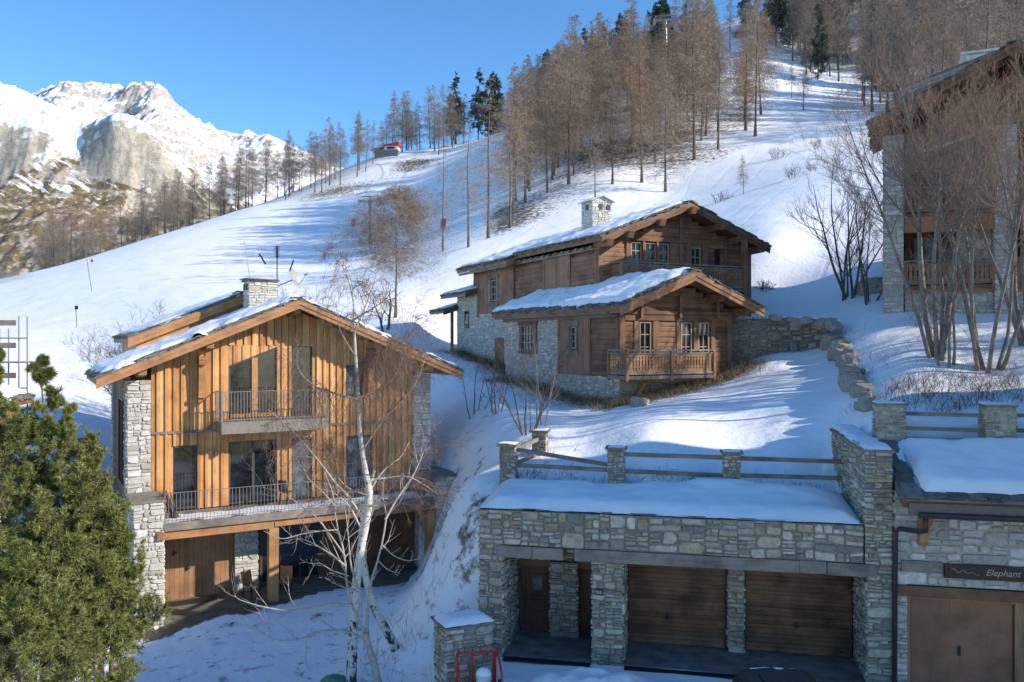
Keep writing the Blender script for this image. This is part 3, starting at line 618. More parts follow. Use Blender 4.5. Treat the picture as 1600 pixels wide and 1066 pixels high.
# ---------------------------------------------------------------- the pale timber chalet
def timber_chalet():
    rng = random.Random(11)
    c = empty('timber_chalet', (O1[0], O1[1], 0), TH1, 'large pale larch-clad chalet with stone corner piers, long balcony terrace and snowy slate roof', 'chalet')
    XR = 5.73; prof = [(-1.01, -1.28), (XR, 1.50), (12.47, -1.28)]
    def under(x): return np.interp(x, [-1.01, XR, 12.47], [-1.28, 1.5, -1.28]) - .24
    W_ = 11.57; FL = -6.06
    # gable cladding with its openings
    holes = [(3.44, 5.25, -2.9, -.45), (5.76, 6.62, -2.9, -.2), (7.97, 8.62, -2.25, -.95), (1.48, 2.33, -6.06, -3.76), (3.44, 5.25, -6.06, -3.72), (5.73, 6.62, -6.06, -3.72), (7.93, 9.07, -5.9, -3.76), (.79, 10.8, -3.31, -3.22)]
    mb = MB(FRONT(0)); zt = lambda u: float(under(u))
    hs = list(holes); hs[0] = (3.44, 5.25, -2.9, -.15)
    
    vboards(mb, .8, 10.78, FL, zt, rng, .17, hs, .075, .02, True)
    mb.build('timber_cladding', M['larch'], c)
    b = MB(); b.box(.8, 10.78, -.09, .0, -3.31, -3.22); b.build('string_course', M['grey_x'], c)
    # stone corner piers, their lower terrace blocks, the stone pier by the garage door
    for x0, x1, y0, y1, z0, z1, fc in ((0, .8, -.12, .75, -6.1, -1.38, 'FL'), (10.78, 11.57, -.12, .75, -6.1, -1.38, 'FL'), (0.02, .98, -2.02, -.1, -9.75, -5.36, 'FLR'), (10.95, 11.9, -2.02, .9, -9.6, -5.36, 'FL'), (3.63, 4.5, -.1, .4, -9.6, -6.35, 'FR')):
        stone_block(x0, x1, y0, y1, z0, z1, rng, fc, 1.15, dep=(.02, .055)).build('stone_pier', [M['stone_pale'], M['mortar']], c)
    for x0, x1, y1 in ((-.05, 1.04, -.1), (10.9, 11.97, .9)):
        b = MB(); b.obox(((x0 + x1) / 2, (-2.06 + y1) / 2, -5.33), (x1 - x0, y1 + 2.06, .07)); b.build('coping_slab', M['slate'], c)
    # left flank: timber bay between stone ends over a stone footing
    stone_block(.03, .5, 5.9, 6.6, -6, -1.3, rng, 'L').build('stone_wall', [M['stone_pale'], M['mortar']], c)
    stone_block(-.12, .5, -.08, 6.6, -9.7, -5.9, rng, 'L', 1.2).build('stone_footing', [M['stone_pale'], M['mortar']], c)
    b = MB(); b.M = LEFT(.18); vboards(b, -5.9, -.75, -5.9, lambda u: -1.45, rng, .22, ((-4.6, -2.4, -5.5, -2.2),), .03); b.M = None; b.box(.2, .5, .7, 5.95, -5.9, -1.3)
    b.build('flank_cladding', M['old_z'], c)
    window(c, -4.6, -2.4, -5.5, -2.2, LEFT(.14), nx=2)
    # core behind everything
    b = MB(); b.box(.79, 10.79, .13, .3, FL, -1.38); b.prism([(.79, .13, -1.38), (10.79, .13, -1.38), (XR, .13, 1.1)], (0, .2, 0)); b.box(.25, 11.3, .5, 6.5, -9.7, -1.4); b.prism([(.25, .5, -1.4), (11.3, .5, -1.4), (XR, .5, 1.1)], (0, 6, 0)); b.build('inner_wall', M['old_z'], c)
    # windows
    window(c, 3.44, 5.25, -2.9, -.92, FRONT(.02), .075, .1, 1, 1, 'dkframe', ztop2=-.2)
    b = MB()
    for k in range(11):
        ua, ub = 3.44 + k * .1645, 3.44 + (k + 1) * .1645; za, zb = lerp(-.92, -.2, k / 11), lerp(-.92, -.2, (k + 1) / 11); d_ = -.06 if k % 2 else -.025
        b.hexa([(ua, d_, za), (ub, d_, zb), (ub, .03, zb), (ua, .03, za)], [(ua, d_, -.148), (ub, d_, -.148), (ub, .03, -.148), (ua, .03, -.148)])
    b.build('timber_infill', M['larch'], c)
    b = MB(); b.box(4.28, 4.50, -.03, .07, -2.83, -.62); b.box(3.5, 5.18, -.02, .06, -2.84, -2.70); b.build('window_post', M['larch'], c)
    window(c, 5.76, 6.62, -2.9, -.15, FRONT(.02), .08)
    window(c, 7.97, 8.62, -2.25, -.95, FRONT(.02), .06, pane='glass_pale')
    window(c, 1.48, 2.33, -6.04, -3.76, FRONT(.02), .07)
    window(c, 3.44, 5.25, -6.04, -3.72, FRONT(.02), .07, nx=2, bar=.1)
    window(c, 5.73, 6.62, -6.04, -3.72, FRONT(.02), .07, pane='glass_pale')
    window(c, 7.93, 9.07, -5.9, -3.76, FRONT(.02), .08, pane='glass_pale', nx=2, bar=.1)
    # roof slopes
    roof(c, 'roof', -1.2, 4.3, prof, rng, th=.16, snow_t=.19, wood='larch_y', vergem='larch_x', verge_h=.30, verges=(True, False), bare=-.05, over=.10)
    roof(c, 'raised_roof', 4.0, 10.5, [(.42, .08), (4.95, 1.96), (10.8, -.5)], rng, th=.16, snow_t=.14, wood='larch_y', vergem='larch_x', verge_h=.34, bare=-.08, over=.05)
    b = MB(); b.prism([(.75, 4.25, -1.4), (10.4, 4.25, -1.4), (10.4, 4.25, -.55), (4.95, 4.25, 1.74), (.75, 4.25, -.02)], (0, 6.0, 0)); b.box(.75, 10.4, 4.25, 10.2, -8, -1.4); b.build('rear_wall', M['larch'], c)
    # purlin ends carrying the overhang
    for x in (.42, 2.62, XR, 8.85, 11.1):
        z = float(under(x)) - .13; b = MB(); b.hexa([(x - .13, -1.02, z - .10), (x + .13, -1.02, z - .10), (x + .13, .2, z - .22), (x - .13, .2, z - .22)], [(x - .13, -1.06, z + .12), (x + .13, -1.06, z + .12), (x + .13, .2, z + .12), (x - .13, .2, z + .12)])
        b.build('purlin', M['larch_y'], c)
    for x, z0, z1 in ((2.45, -2.2, -.55), (8.85, -2.0, -.4)):
        b = MB(); b.hexa([(x - .11, -.34, z0), (x + .11, -.34, z0), (x + .11, 0, z0), (x - .11, 0, z0)], [(x - .11, -.42, z1), (x + .11, -.42, z1), (x + .11, 0, z1), (x - .11, 0, z1)])
        b.box(x - .13, x + .13, -.44, -.08, z0 + .16, z0 + .28); b.box(x - .13, x + .13, -.55, -.08, z1 - .3, z1 - .12)
        b.build('bracket', M['larch_x'], c)
    # small balcony under the gable
    b = MB(); b.box(3.0, 6.85, -1.1, -.1, -3.0, -2.9); b.box(2.98, 6.87, -1.14, -1.1, -3.32, -2.9); b.box(2.98, 3.02, -1.1, -.1, -3.32, -2.9); b.box(6.83, 6.87, -1.1, -.1, -3.32, -2.9)
    bal = b.build('balcony', M['taupe'], c)
    b = MB(); x = 3.05
    while x < 6.8: b.box(x, x + .13, -1.08, -.1, -2.9, -2.87); x += .14
    b.build('balcony_floor', M['grey_y'], bal)
    baluster_rail(bal, 'railing', [(3.0, -.1), (3.0, -1.1), (6.85, -1.1), (6.85, -.1)], -2.9, 1.08, 'taupe')
    b = MB(); b.box(2.97, 3.03, -1.12, -.75, -2.9, -1.80); b.build('side_panel', M['taupe'], bal)
    # terrace over the ground floor
    b = MB(); b.box(.98, 10.95, -2.0, -.02, -6.32, -6.10); b.box(.98, 10.95, -2.04, -1.99, -6.36, -6.09)
    t = b.build('terrace', M['grey_x'], c)
    s = np.linspace(1.0, 10.93, 130); y = np.linspace(-1.98, -.25, 26); X, Y = np.meshgrid(s, y); nz = fbm(X * 1.5, Y * 1.5, 4)
    f = sstep(-.1, .25, np.minimum(np.minimum(X - 1.0, 10.93 - X) * 2, np.minimum(Y + 1.98, (-.75 - Y) * .8)) + .22 * nz)
    V = np.stack([X, Y, -6.1 + f * (.07 + .05 * nz) - .01], -1).reshape(-1, 3); i = (np.arange(25)[:, None] * 130 + np.arange(129)[None]).ravel()
    np_mesh('snow_cover', V, np.stack([i, i + 1, i + 131, i + 130], 1), M['snow'], t, smooth=True)
    baluster_rail(t, 'railing', [(1.0, -1.98), (10.95, -1.98)], -6.1, 1.0, 'metal', .12)
    b = MB(); b.box(.7, 4.62, -1.95, -1.66, -6.66, -6.33); b.box(4.66, 11.2, -1.93, -1.68, -6.62, -6.33); b.box(.75, 1.0, -2.1, -1.95, -6.62, -6.36); b.build('terrace_beam', M['larch_x'], c)
    for x in (4.62, 10.75):
        b = MB(); b.box(x - .17, x + .17, -1.97, -1.63, -9.6, -6.664); b.build('post', M['larch'], c)
    # ground floor
    b = MB(); x = .95; k = 0
    b.M = FRONT(.1); vboards(b, .95, 3.62, -9.28, lambda u: -6.35, rng, .16, (), .03, gap=.003); b.M = None; b.box(.9, 3.66, .12, .3, -9.3, -6.34)
    d = b.build('garage_door', M['door_z'], c)
    for x, z in ((2.0, -8.2), (1.55, -7.6)):
        b = MB(); b.box(x - .03, x + .03, .02, .07, z - .09, z + .09); b.box(x - .02, x + .12, .0, .03, z - .02, z + .02); b.build('handle', M['black'], d)
    b = MB(); b.box(.95, 10.9, -2.0, .5, -9.5, -9.285); b.build('ground_floor_slab', M['soil'], c)
    b = MB(); b.box(1.0, 2.9, -.75, -.2, -9.285, -9.26); b.build('door_grating', M['grille'], c)
    b = MB(); b.box(4.52, 10.95, .14, .45, -9.6, -6.33); b.build('ground_floor_wall', M['old_x'], c)
    window(c, 4.6, 6.9, -9.2, -6.5, FRONT(.09), .09, .06, nx=3, glass_d=.03)
    # chimney with its cap
    ch = stone_block(4.7, 5.85, 2.4, 3.35, .6, 2.42, rng, 'FLR', .9, dep=(.015, .04), skip=((4.9, 5.2, 2.1, 2.3),))
    cho = ch.build('chimney', [M['stone_white'], M['mortar']], c)
    b = MB(); b.box(4.62, 5.93, 2.32, 3.43, 2.42, 2.48); b.obox((5.2, 2.8, 2.5), (1.3, 1.1, .04), (0, .02, .05)); b.build('chimney_cap', M['slate'], cho)
    for q in (2.6, 2.95):
        b = MB(); b.box(4.64, 4.70, q, q + .2, 2.08, 2.3); b.build('smoke_vent', M['black'], cho)
    # aerial and satellite dish
    b = MB(); x, y = 6.1, 3.45; b.tube([(x, y, 1.1), (x, y, 3.9)], .025); b.tube([(x, y, 3.5), (x, y, 4.0)], [.05, .05], 6)
    for k in range(7): b.beam((x - .12 - .0 * k, y, 3.55 + .07 * k), (x + .12, y, 3.58 + .07 * k), .015, .015)
    for sx in (-1, 1): b.beam((x + sx * .5, y - .1, 2.95 + .25 * (sx < 0)), (x + sx * .72, y + .1, 3.45 + .2 * (sx < 0)), .03, .06); b.beam((x, y, 3.05), (x + sx * .55, y, 3.1), .015, .015)
    b.build('aerial', M['black'], c)
    b = MB(); b.tube([(4.95, 3.2, 2.4), (4.7, 3.2, 4.1)], .012, 5); b.build('whip_aerial', M['metal'], c)
    b = MB(); dc = Vector((6.75, 3.3, 2.6)); ax = Vector((.75, -.55, .35)).normalized(); e1 = ax.orthogonal().normalized(); e2 = ax.cross(e1)
    vs = []; fs = []
    for i in range(6):
        for k in range(20):
            a = 2 * math.pi * k / 20; r_ = .46 * i / 5; vs.append(dc + (e1 * math.cos(a) + e2 * math.sin(a)) * r_ + ax * (.6 * r_ * r_))
    for i in range(5):
        for k in range(20): fs.append((i * 20 + k, i * 20 + (k + 1) % 20, (i + 1) * 20 + (k + 1) % 20, (i + 1) * 20 + k))
    b.add(vs, fs); b.tube([(6.1, 3.45, 2.3), dc], .03, 6); b.tube([dc - e2 * .4, dc + ax * .6], .015, 5); b.tube([dc + ax * .52, dc + ax * .72], .045, 6); b.build('satellite_dish', M['dish'], c, True)
    for x in (2.98, 7.3):
        b = MB(); b.box(x - .06, x + .06, -.2, -.06, -4.2, -4.02); b.build('wall_lamp', M['dkframe'], c)
    return c
timber_chalet()
# ---------------------------------------------------------------- the old brown chalet (two stepped wings)
def flower_balusters(mb, pa, pb, z0, z1, rng, w=.14):
    """fretted boards of a balcony front, each cut to a lyre outline so that gaps open between neighbours"""
    pa = Vector(pa); pb = Vector(pb); L = (pb - pa).length; d = (pb - pa).normalized(); nrm = Vector((-d.y, d.x, 0)); n = max(1, int(L / w)); ww = L / n
    prof = [(0, 1), (.16, 1), (.24, .62), (.32, .96), (.42, .55), (.5, .78), (.58, .55), (.68, .96), (.76, .62), (.84, 1), (1, 1)]
    for k in range(n):
        c = pa + d * (ww * (k + .5)); t0 = rng.uniform(0, .006)
        for (a, wa), (b, wb) in zip(prof[:-1], prof[1:]):
            za, zb = lerp(z0, z1, a), lerp(z0, z1, b); ha, hb = ww * .485 * wa, ww * .485 * wb
            lo = [c - d * ha, c + d * ha, c + d * ha + nrm * (.025 + t0), c - d * ha + nrm * (.025 + t0)]; hi = [c - d * hb, c + d * hb, c + d * hb + nrm * (.025 + t0), c - d * hb + nrm * (.025 + t0)]
            mb.hexa([(p.x, p.y, za) for p in lo], [(p.x, p.y, zb) for p in hi])
def balcony(root, pts, z, h, rng, plank_w=.14, floor=None, floorm='grey_x', front='old_z'):
    b = MB()
    if floor: b.box(*floor)
    for (xa, ya), (xb, yb) in zip(pts[:-1], pts[1:]): b.beam((xa, ya, z - .08), (xb, yb, z - .08), .10, .14)
    bal = b.build('balcony', M[floorm], root)
    for (xa, ya), (xb, yb) in zip(pts[:-1], pts[1:]):
        m = MB(); flower_balusters(m, (xa, ya, 0), (xb, yb, 0), z + .1, z + h - .1, rng, plank_w)
        m.build('balustrade', M[front], bal)
        for zz, ww, hh, nm in ((z + h, .13, .07, 'handrail'), (z + h - .12, .06, .05, 'top_rail'), (z + .08, .07, .07, 'bottom_rail')): m = MB(); m.beam((xa, ya, zz), (xb, yb, zz), ww, hh); m.build(nm, M['grey_x'], bal)
    L = []
    for (xa, ya), (xb, yb) in zip(pts[:-1], pts[1:]):
        n = max(1, round(math.hypot(xb - xa, yb - ya) / 2.2))
        L += [(lerp(xa, xb, k / n), lerp(ya, yb, k / n)) for k in range(n + 1)]
    for x, y in sorted(set((round(a, 3), round(q, 3)) for a, q in L)):
        m = MB(); m.box(x - .06, x + .06, y - .06, y + .06, z - .22, z + h - .04); m.build('baluster_post', M['old_z'], bal)
    return bal
def purlin(root, x, y0, y1, z, m='old_y', w=.14):
    b = MB(); b.hexa([(x - w, y0 + .18, z - .2), (x + w, y0 + .18, z - .2), (x + w, y1, z - .26), (x - w, y1, z - .26)], [(x - w, y0, z + .10), (x + w, y0, z + .10), (x + w, y1, z + .10), (x - w, y1, z + .10)])
    return b.build('purlin', M[m], root)
def old_chalet():
    rng = random.Random(5)
    c = empty('old_wooden_chalet', (O2[0], O2[1], 0), TH2, 'weathered brown wood and fieldstone chalet with two stepped snowy slate roofs and a carved balcony', 'chalet')
    # ---- lower wing: x 0..5.72, y 0..11.3
    xr, ze, zr = 2.92, 1.38, 2.86; prof = [(-.73, ze), (xr, zr), (6.58, ze)]
    un = lambda x: float(np.interp(x, [-.73, xr, 6.58], [ze, zr, ze])) - .2
    F0 = -1.4
    b = MB(); b.box(.1, 5.62, .1, 11.2, -4.2, 1.1); b.prism([(.1, .14, 1.1), (5.62, .14, 1.1), (xr, .14, 2.5)], (0, 10, 0)); b.build('inner_wall', M['old_x'], c)
    H = [(.93, 1.58, F0, .82), (3.05, 3.7, F0, .82), (3.97, 4.62, F0, .82)]
    b = MB(FRONT(0)); hboards(b, 0.1, 5.62, F0, un, rng, .21, H, .04); b.build('log_wall', M['old_x'], c)
    for x0, x1, yf in ((-.03, .2, -.09), (5.52, 5.76, -.09), (.68, .9, -.075), (1.62, 1.92, -.075), (2.82, 3.02, -.075), (3.72, 3.95, -.08), (4.66, 4.86, -.075)): b = MB(); b.box(x0, x1, yf, .1, F0 - .05, min(un((x0 + x1) / 2), 1.12)); b.build('wall_post', M['old_z'], c)
    b = MB(); b.box(.2, 5.5, -.11, .05, .86, 1.10); b.box(-.7, 6.3, -.16, .04, 1.12, 1.27); b.build('tie_beam', M['old_x'], c)
    for x in (.95, xr, 4.9):
        b = MB(); b.box(x - .06, x + .06, -.26, -.14, .98, min(un(x) - .05, 1.9)); b.build('hanging_post', M['old_z'], c)
    for u0, u1 in ((.97, 1.55), (3.09, 3.66), (4.0, 4.58)):
        window(c, u0, u1, F0 + .1, .80, FRONT(.0), .05, .1, 2, 4, 'sash', 'sash', bar=.035)
    for x in (-.1, 1.3, xr, 4.55, 5.95):
        purlin(c, x, -1.05, .2, un(x) - .1)
    roof(c, 'lower_roof', -1.2, 11.5, prof, rng, th=.16, snow_t=.24, wood='old_y', vergem='verge', verge_h=.36, bare=-.04, over=.15, layers=3)
    # flank: boarded bay with small carved window, log bay, fieldstone beyond
    b = MB(LEFT(0)); vboards(b, -5.2, -2.42, -1.5, lambda u: un(0) - .05, rng, .24, ((-4.2, -3.45, -.4, .75),), .05); b.build('boarded_bay', M['old_z'], c)
    window(c, -4.1, -3.55, -.35, .65, LEFT(-.02), .05, .1, 1, 3, 'sash', bar=.03)
    b = MB(); b.M = LEFT(-.06); b.box(-4.35, -3.3, -.035, .02, .68, .95); b.box(-4.3, -3.35, -.03, .02, -.62, -.42); b.box(-4.24, -4.1, -.03, .02, -.42, .68); b.box(-3.55, -3.41, -.03, .02, -.42, .68); b.build('window_surround', M['grey_y'], c)
    b = MB(LEFT(0)); hboards(b, -2.4, -.1, -1.5, lambda u: un(0) - .05, rng, .23, (), .03); b.build('log_flank', M['old_y'], c)
    for u in (-5.32, -2.46, -.2): b = MB(LEFT(0)); b.box(u, u + .17, -.07, .1, -1.55, 1.1); b.build('flank_post', M['old_z'], c)
    b = MB(); b.box(-.14, .05, 0, 11.4, 1.0, 1.16); b.box(-.62, -.5, -1.1, 11.45, 1.13, 1.26); b.build('eave_beam', M['grey_y'], c)
    stone_block(-.04, .6, 5.3, 11.3, -4.2, 1.05, rng, 'L', .95, skip=((-9.75, -7.4, -.62, .98),)).build('stone_wall', [M['stone_pale'], M['mortar']], c)
    stone_block(-.1, 5.75, -.12, 5.3, -4.2, -1.52, rng, 'FL', 1.0).build('stone_footing', [M['stone_grey'], M['mortar']], c)
    window(c, -9.2, -7.75, -.5, .8, LEFT(-.09), .07, .1, 4, 3, 'old_z', 'sash', bar=.05, glass_d=.04)
    b = MB(); b.M = LEFT(-.06); b.box(-9.45, -9.22, -.05, .05, -.5, .82); b.box(-7.73, -7.5, -.05, .05, -.5, .82); b.box(-9.55, -7.4, -.07, .05, .82, 1.0); b.box(-9.5, -7.45, -.08, .05, -.64, -.5); b.build('window_surround', M['old_y'], c)
    balcony(c, [(-.36, .25), (-.36, -1.1), (3.98, -1.1), (3.98, -.1)], F0, 1.02, rng, .145, (-.36, 3.98, -1.1, -.1, F0 - .12, F0 - .02))
    b = MB(); b.box(-.1, 3.9, -.95, -.75, F0 - .3, F0 - .16); b.beam((.6, -.1, -2.6), (.6, -.9, F0 - .3), .16, .16); b.beam((3.1, -.1, -2.6), (3.1, -.9, F0 - .3), .16, .16); b.build('balcony_bracket', M['old_y'], c)
    # ---- upper wing: facade at y=5, x 2..11.2, back to y=21
    XR, ZE, ZR = 6.74, 4.86, 6.78; P2 = [(1.62, ZE), (XR, ZR), (11.75, ZE)]
    U = lambda x: float(np.interp(x, [1.62, XR, 11.75], [ZE, ZR, ZE])) - .24
    FU = 2.62
    b = MB(); b.box(2.1, 11.1, 5.15, 21, -2, 4.5); b.prism([(2.1, 5.2, 4.5), (11.1, 5.2, 4.5), (XR, 5.2, 6.35)], (0, 15.8, 0)); b.build('inner_wall', M['old_x'], c)
    H2 = [(3.77, 4.45, FU + .9, 4.86), (4.6, 5.26, FU + .9, 4.86), (5.39, 6.05, FU + .9, 4.86), (7.35, 8.03, FU + .6, 4.76), (8.85, 9.22, 3.75, 4.66)]
    b = MB(FRONT(5.0)); hboards(b, 2.1, 11.0, .9, U, rng, .23, H2, .04); b.build('log_wall', M['old_x'], c)
    for x0, x1 in ((1.94, 2.16), (3.5, 3.74), (4.46, 4.6), (5.27, 5.38), (6.06, 6.4), (7.05, 7.33), (8.05, 8.4), (6.65, 6.83), (9.5, 9.6)): b = MB(); b.box(x0, x1, 4.9, 5.1, FU, min(U((x0 + x1) / 2) - .05, 5.0 if x0 not in (6.65,) else 6.4)); b.build('wall_post', M['old_z'], c)
    b = MB(); b.box(3.4, 8.5, 4.87, 5.05, 4.9, 5.12); b.build('tie_beam', M['old_x'], c)
    for u0, u1 in ((3.8, 4.42), (4.62, 5.24), (5.41, 6.03)): window(c, u0, u1, FU + .95, 4.84, FRONT(5.0), .05, .1, 2, 3, 'sash', bar=.04)
    window(c, 7.37, 8.0, FU + .65, 4.74, FRONT(5.0), .05, .1, 2, 3, 'sash', bar=.04)
    g = MB(); 
    arch = [(8.87, 3.77), (9.2, 3.77)] + [(9.035 + .165 * math.cos(a), 4.45 + .2 * math.sin(a)) for a in np.linspace(0, math.pi, 9)]
    g.prism([(x, 4.985, z) for x, z in arch], (0, .05, 0)); g.build('arched_window', M['glass'], c)
    b = MB(); b.box(9.86, 10.10, 3.9, 4.14, 2.1, U(9.98) - .02); b.build('corner_post', M['old_z'], c); b = MB(); b.box(10.95, 11.2, 4.9, 5.15, .8, 4.6); b.build('corner_post', M['old_z'], c)
    b = MB(RIGHT(11.12)); hboards(b, 5.0, 20.8, .8, lambda u: 4.5, rng, .24, (), .03); b.build('side_wall', M['old_x'], c)
    for x in (1.95, 3.1, 4.9, XR, 8.5, 9.9, 11.1): purlin(c, x, 3.75, 5.2, U(x) - .1, w=.15)
    balcony(c, [(2.66, 4.95), (2.66, 3.95), (9.95, 3.95)], FU, 1.12, rng, .15, (2.66, 10.0, 3.95, 5.0, FU - .14, FU - .02), front='old_z')
    stone_block(2.0, 11.15, 4.92, 6, -1.5, 2.4, rng, 'FR', 1.1).build('stone_wall', [M['stone_grey'], M['mortar']], c)
    roof(c, 'upper_roof', 4.15, 13.9, P2, rng, th=.18, snow_t=.2, wood='old_y', vergem='old_x', verge_h=.32, bare=.02, over=.16, layers=4)
    roof(c, 'rear_roof', 13.75, 21.4, [(1.1, ZE - .30), (XR, ZR - .06), (11.9, ZE - .2)], rng, th=.18, snow_t=.18, wood='grey_y', vergem='verge', verge_h=.34, bare=.08, over=.16, layers=4)
    # flank of the upper wing
    zf = lambda u: 4.42
    b = MB(LEFT(2.0)); vboards(b, -19.8, -14.6, 1.7, zf, rng, .26, ((-17.9, -16.8, 2.35, 3.85),), .06); b.build('boarded_bay', M['old_z'], c)
    b = MB(LEFT(2.0)); hboards(b, -14.5, -10.7, 1.2, zf, rng, .25, (), .0); b.build('log_flank', M['old_y'], c)
    b = MB(LEFT(2.0)); vboards(b, -10.6, -7.9, 1.2, zf, rng, .26, (), .06); b.build('boarded_bay', M['old_z'], c)
    b = MB(LEFT(2.0)); hboards(b, -7.8, -5.1, 2.35, zf, rng, .25, (), .04); b.build('log_flank', M['old_y'], c)
    for u in (-19.95, -14.62, -10.72, -7.9, -5.25): b = MB(LEFT(2.0)); b.box(u, u + .2, -.09, .1, 1.5, 4.45); b.build('flank_post', M['old_z'], c)
    b = MB(); b.box(1.8, 2.0, 4.6, 20.9, 4.38, 4.56); b.box(1.18, 1.3, 13.9, 21.3, ZE - .62, ZE - .48); b.build('eave_beam', M['grey_y'], c)
    for k in range(12):
        b = MB(); y = 5.2 + k * .72; b.box(1.66, 2.1, y, y + .1, 4.46, 4.58); b.build('rafter_end', M['grey_x'], c)
    window(c, -17.75, -16.95, 2.45, 3.75, LEFT(1.97), .06, .1, 2, 3, 'sash', bar=.05)
    b = MB(); b.M = LEFT(1.93); b.box(-18.05, -17.77, -.03, .03, 2.4, 3.8); b.box(-16.93, -16.65, -.03, .03, 2.4, 3.8); b.box(-18.15, -16.55, -.05, .03, 3.8, 4.05); b.box(-18.1, -16.6, -.06, .03, 2.1, 2.38); b.build('window_surround', M['grey_y'], c)
    stone_block(1.96, 2.6, 11.3, 23.6, -2.5, 1.72, rng, 'L', 1.0, skip=((-17.3, -15.8, -1.6, .25),)).build('stone_wall', [M['stone_pale'], M['mortar']], c)
    stone_block(1.96, 5.5, 19.95, 23.6, 1.7, 3.15, rng, 'LF', 1.0, skip=((-22.2, -21.3, 1.7, 2.4),)).build('stone_wall', [M['stone_pale'], M['mortar']], c)
    b = MB(); b.M = LEFT(1.97); b.box(-17.2, -15.9, -.02, .05, -1.55, .2); d = b.build('plank_door', M['old_z'], c)
    b = MB(); b.box(1.9, 1.955, 16.9, 17.0, -.8, -.65); b.build('handle', M['black'], d)
    window(c, -22.1, -21.4, .85, 2.0, LEFT(1.91), .06, .1, 1, 1, 'old_z', glass_d=.03)
    roof(c, 'lean_to_roof', 20.0, 24.6, [(1.15, 3.05), (5.8, 4.4)], rng, th=.18, snow_t=.16, wood='grey_y', vergem='old_x', bare=.0, eaves=(True, False), over=.15)
    roof(c, 'porch_roof', 23.4, 26.2, [(.9, 2.0), (2.6, 2.55)], rng, th=.14, snow_t=.08, wood='grey_y', vergem='old_x', bare=.1, eaves=(True, False), over=.12)
    b = MB(); b.box(1.55, 1.72, 23.6, 23.77, -2, 2.0); b.build('porch_post', M['old_z'], c)
    # chimney with its little pitched cap
    ch = stone_block(4.35, 5.6, 9.6, 10.8, 4.6, 7.62, rng, 'FLR', .85, dep=(.01, .035), skip=((4.75, 5.0, 7.15, 7.4), (5.2, 5.42, 7.15, 7.4)))
    cho = ch.build('chimney', [M['stone_white'], M['mortar']], c)
    b = MB(); b.prism([(4.35, 9.62, 7.6), (5.6, 9.62, 7.6), (4.975, 9.62, 7.86)], (0, 1.15, 0)); b.build('cap_gable', M['stone_white'], cho)
    b = MB(); b.prism([(4.2, 9.45, 7.56), (4.975, 9.45, 7.88), (4.975, 9.45, 7.94), (4.2, 9.45, 7.62)], (0, 1.5, 0)); b.prism([(4.975, 9.45, 7.88), (5.75, 9.45, 7.56), (5.75, 9.45, 7.62), (4.975, 9.45, 7.94)], (0, 1.5, 0)); b.build('chimney_cap', M['stone_white'], cho)
    for q in (4.75, 5.25):
        b = MB(); b.box(q, q + .22, 9.575, 9.66, 7.14, 7.42); b.build('smoke_vent', M['black'], cho)
    b = MB(); b.box(4.325, 4.4, 10.0, 10.3, 7.14, 7.42); b.build('smoke_vent', M['black'], cho)
    return c
old_chalet()

# ---------------------------------------------------------------- garage row in the street
def snow_pad(name, root, x0, x1, y0, y1, zf, t, rng, edge=.35, parent=None, st=.1, sag=0):
    nu, nv = int((x1 - x0) / st) + 2, int((y1 - y0) / st) + 2
    X, Y = np.meshgrid(np.linspace(x0, x1, nu), np.linspace(y0, y1, nv)); sd = rng.uniform(0, 40); nz = fbm(X * .7 + sd, Y * .7 + sd, 4); n2 = fbm(X * 2.5 + sd, Y * 2.5, 3)
    d = np.minimum(np.minimum(X - x0, x1 - X), np.minimum(Y - y0, y1 - Y)) + .10 * nz + .05 * n2
    f = sstep(-.02, edge, d) ** .6; Z = zf(X, Y) + f * (t * (1 + .4 * nz) + .03 * n2) - .012
    V = np.stack([X, Y, Z], -1).reshape(-1, 3); i = (np.arange(nv - 1)[:, None] * nu + np.arange(nu - 1)[None]).ravel()
    return np_mesh(name, V, np.stack([i, i + 1, i + nu + 1, i + nu], 1), M['snow'], parent or root, smooth=True)
def textmesh(body, size, m, parent, loc, rot, shear=0, ext=.004, name='lettering'):
    cu = bpy.data.curves.new(name, 'FONT'); cu.body = body; cu.size = size; cu.shear = shear; cu.extrude = ext; cu.align_x = 'LEFT'; cu.align_y = 'CENTER'
    o = link(name, cu); bpy.context.view_layer.update()
    me = bpy.data.meshes.new_from_object(o.evaluated_get(bpy.context.evaluated_depsgraph_get())); bpy.data.objects.remove(o)
    me.materials.clear(); me.materials.append(M[m]); o = link(name, me, parent); o.location = loc; o.rotation_euler = rot; return o
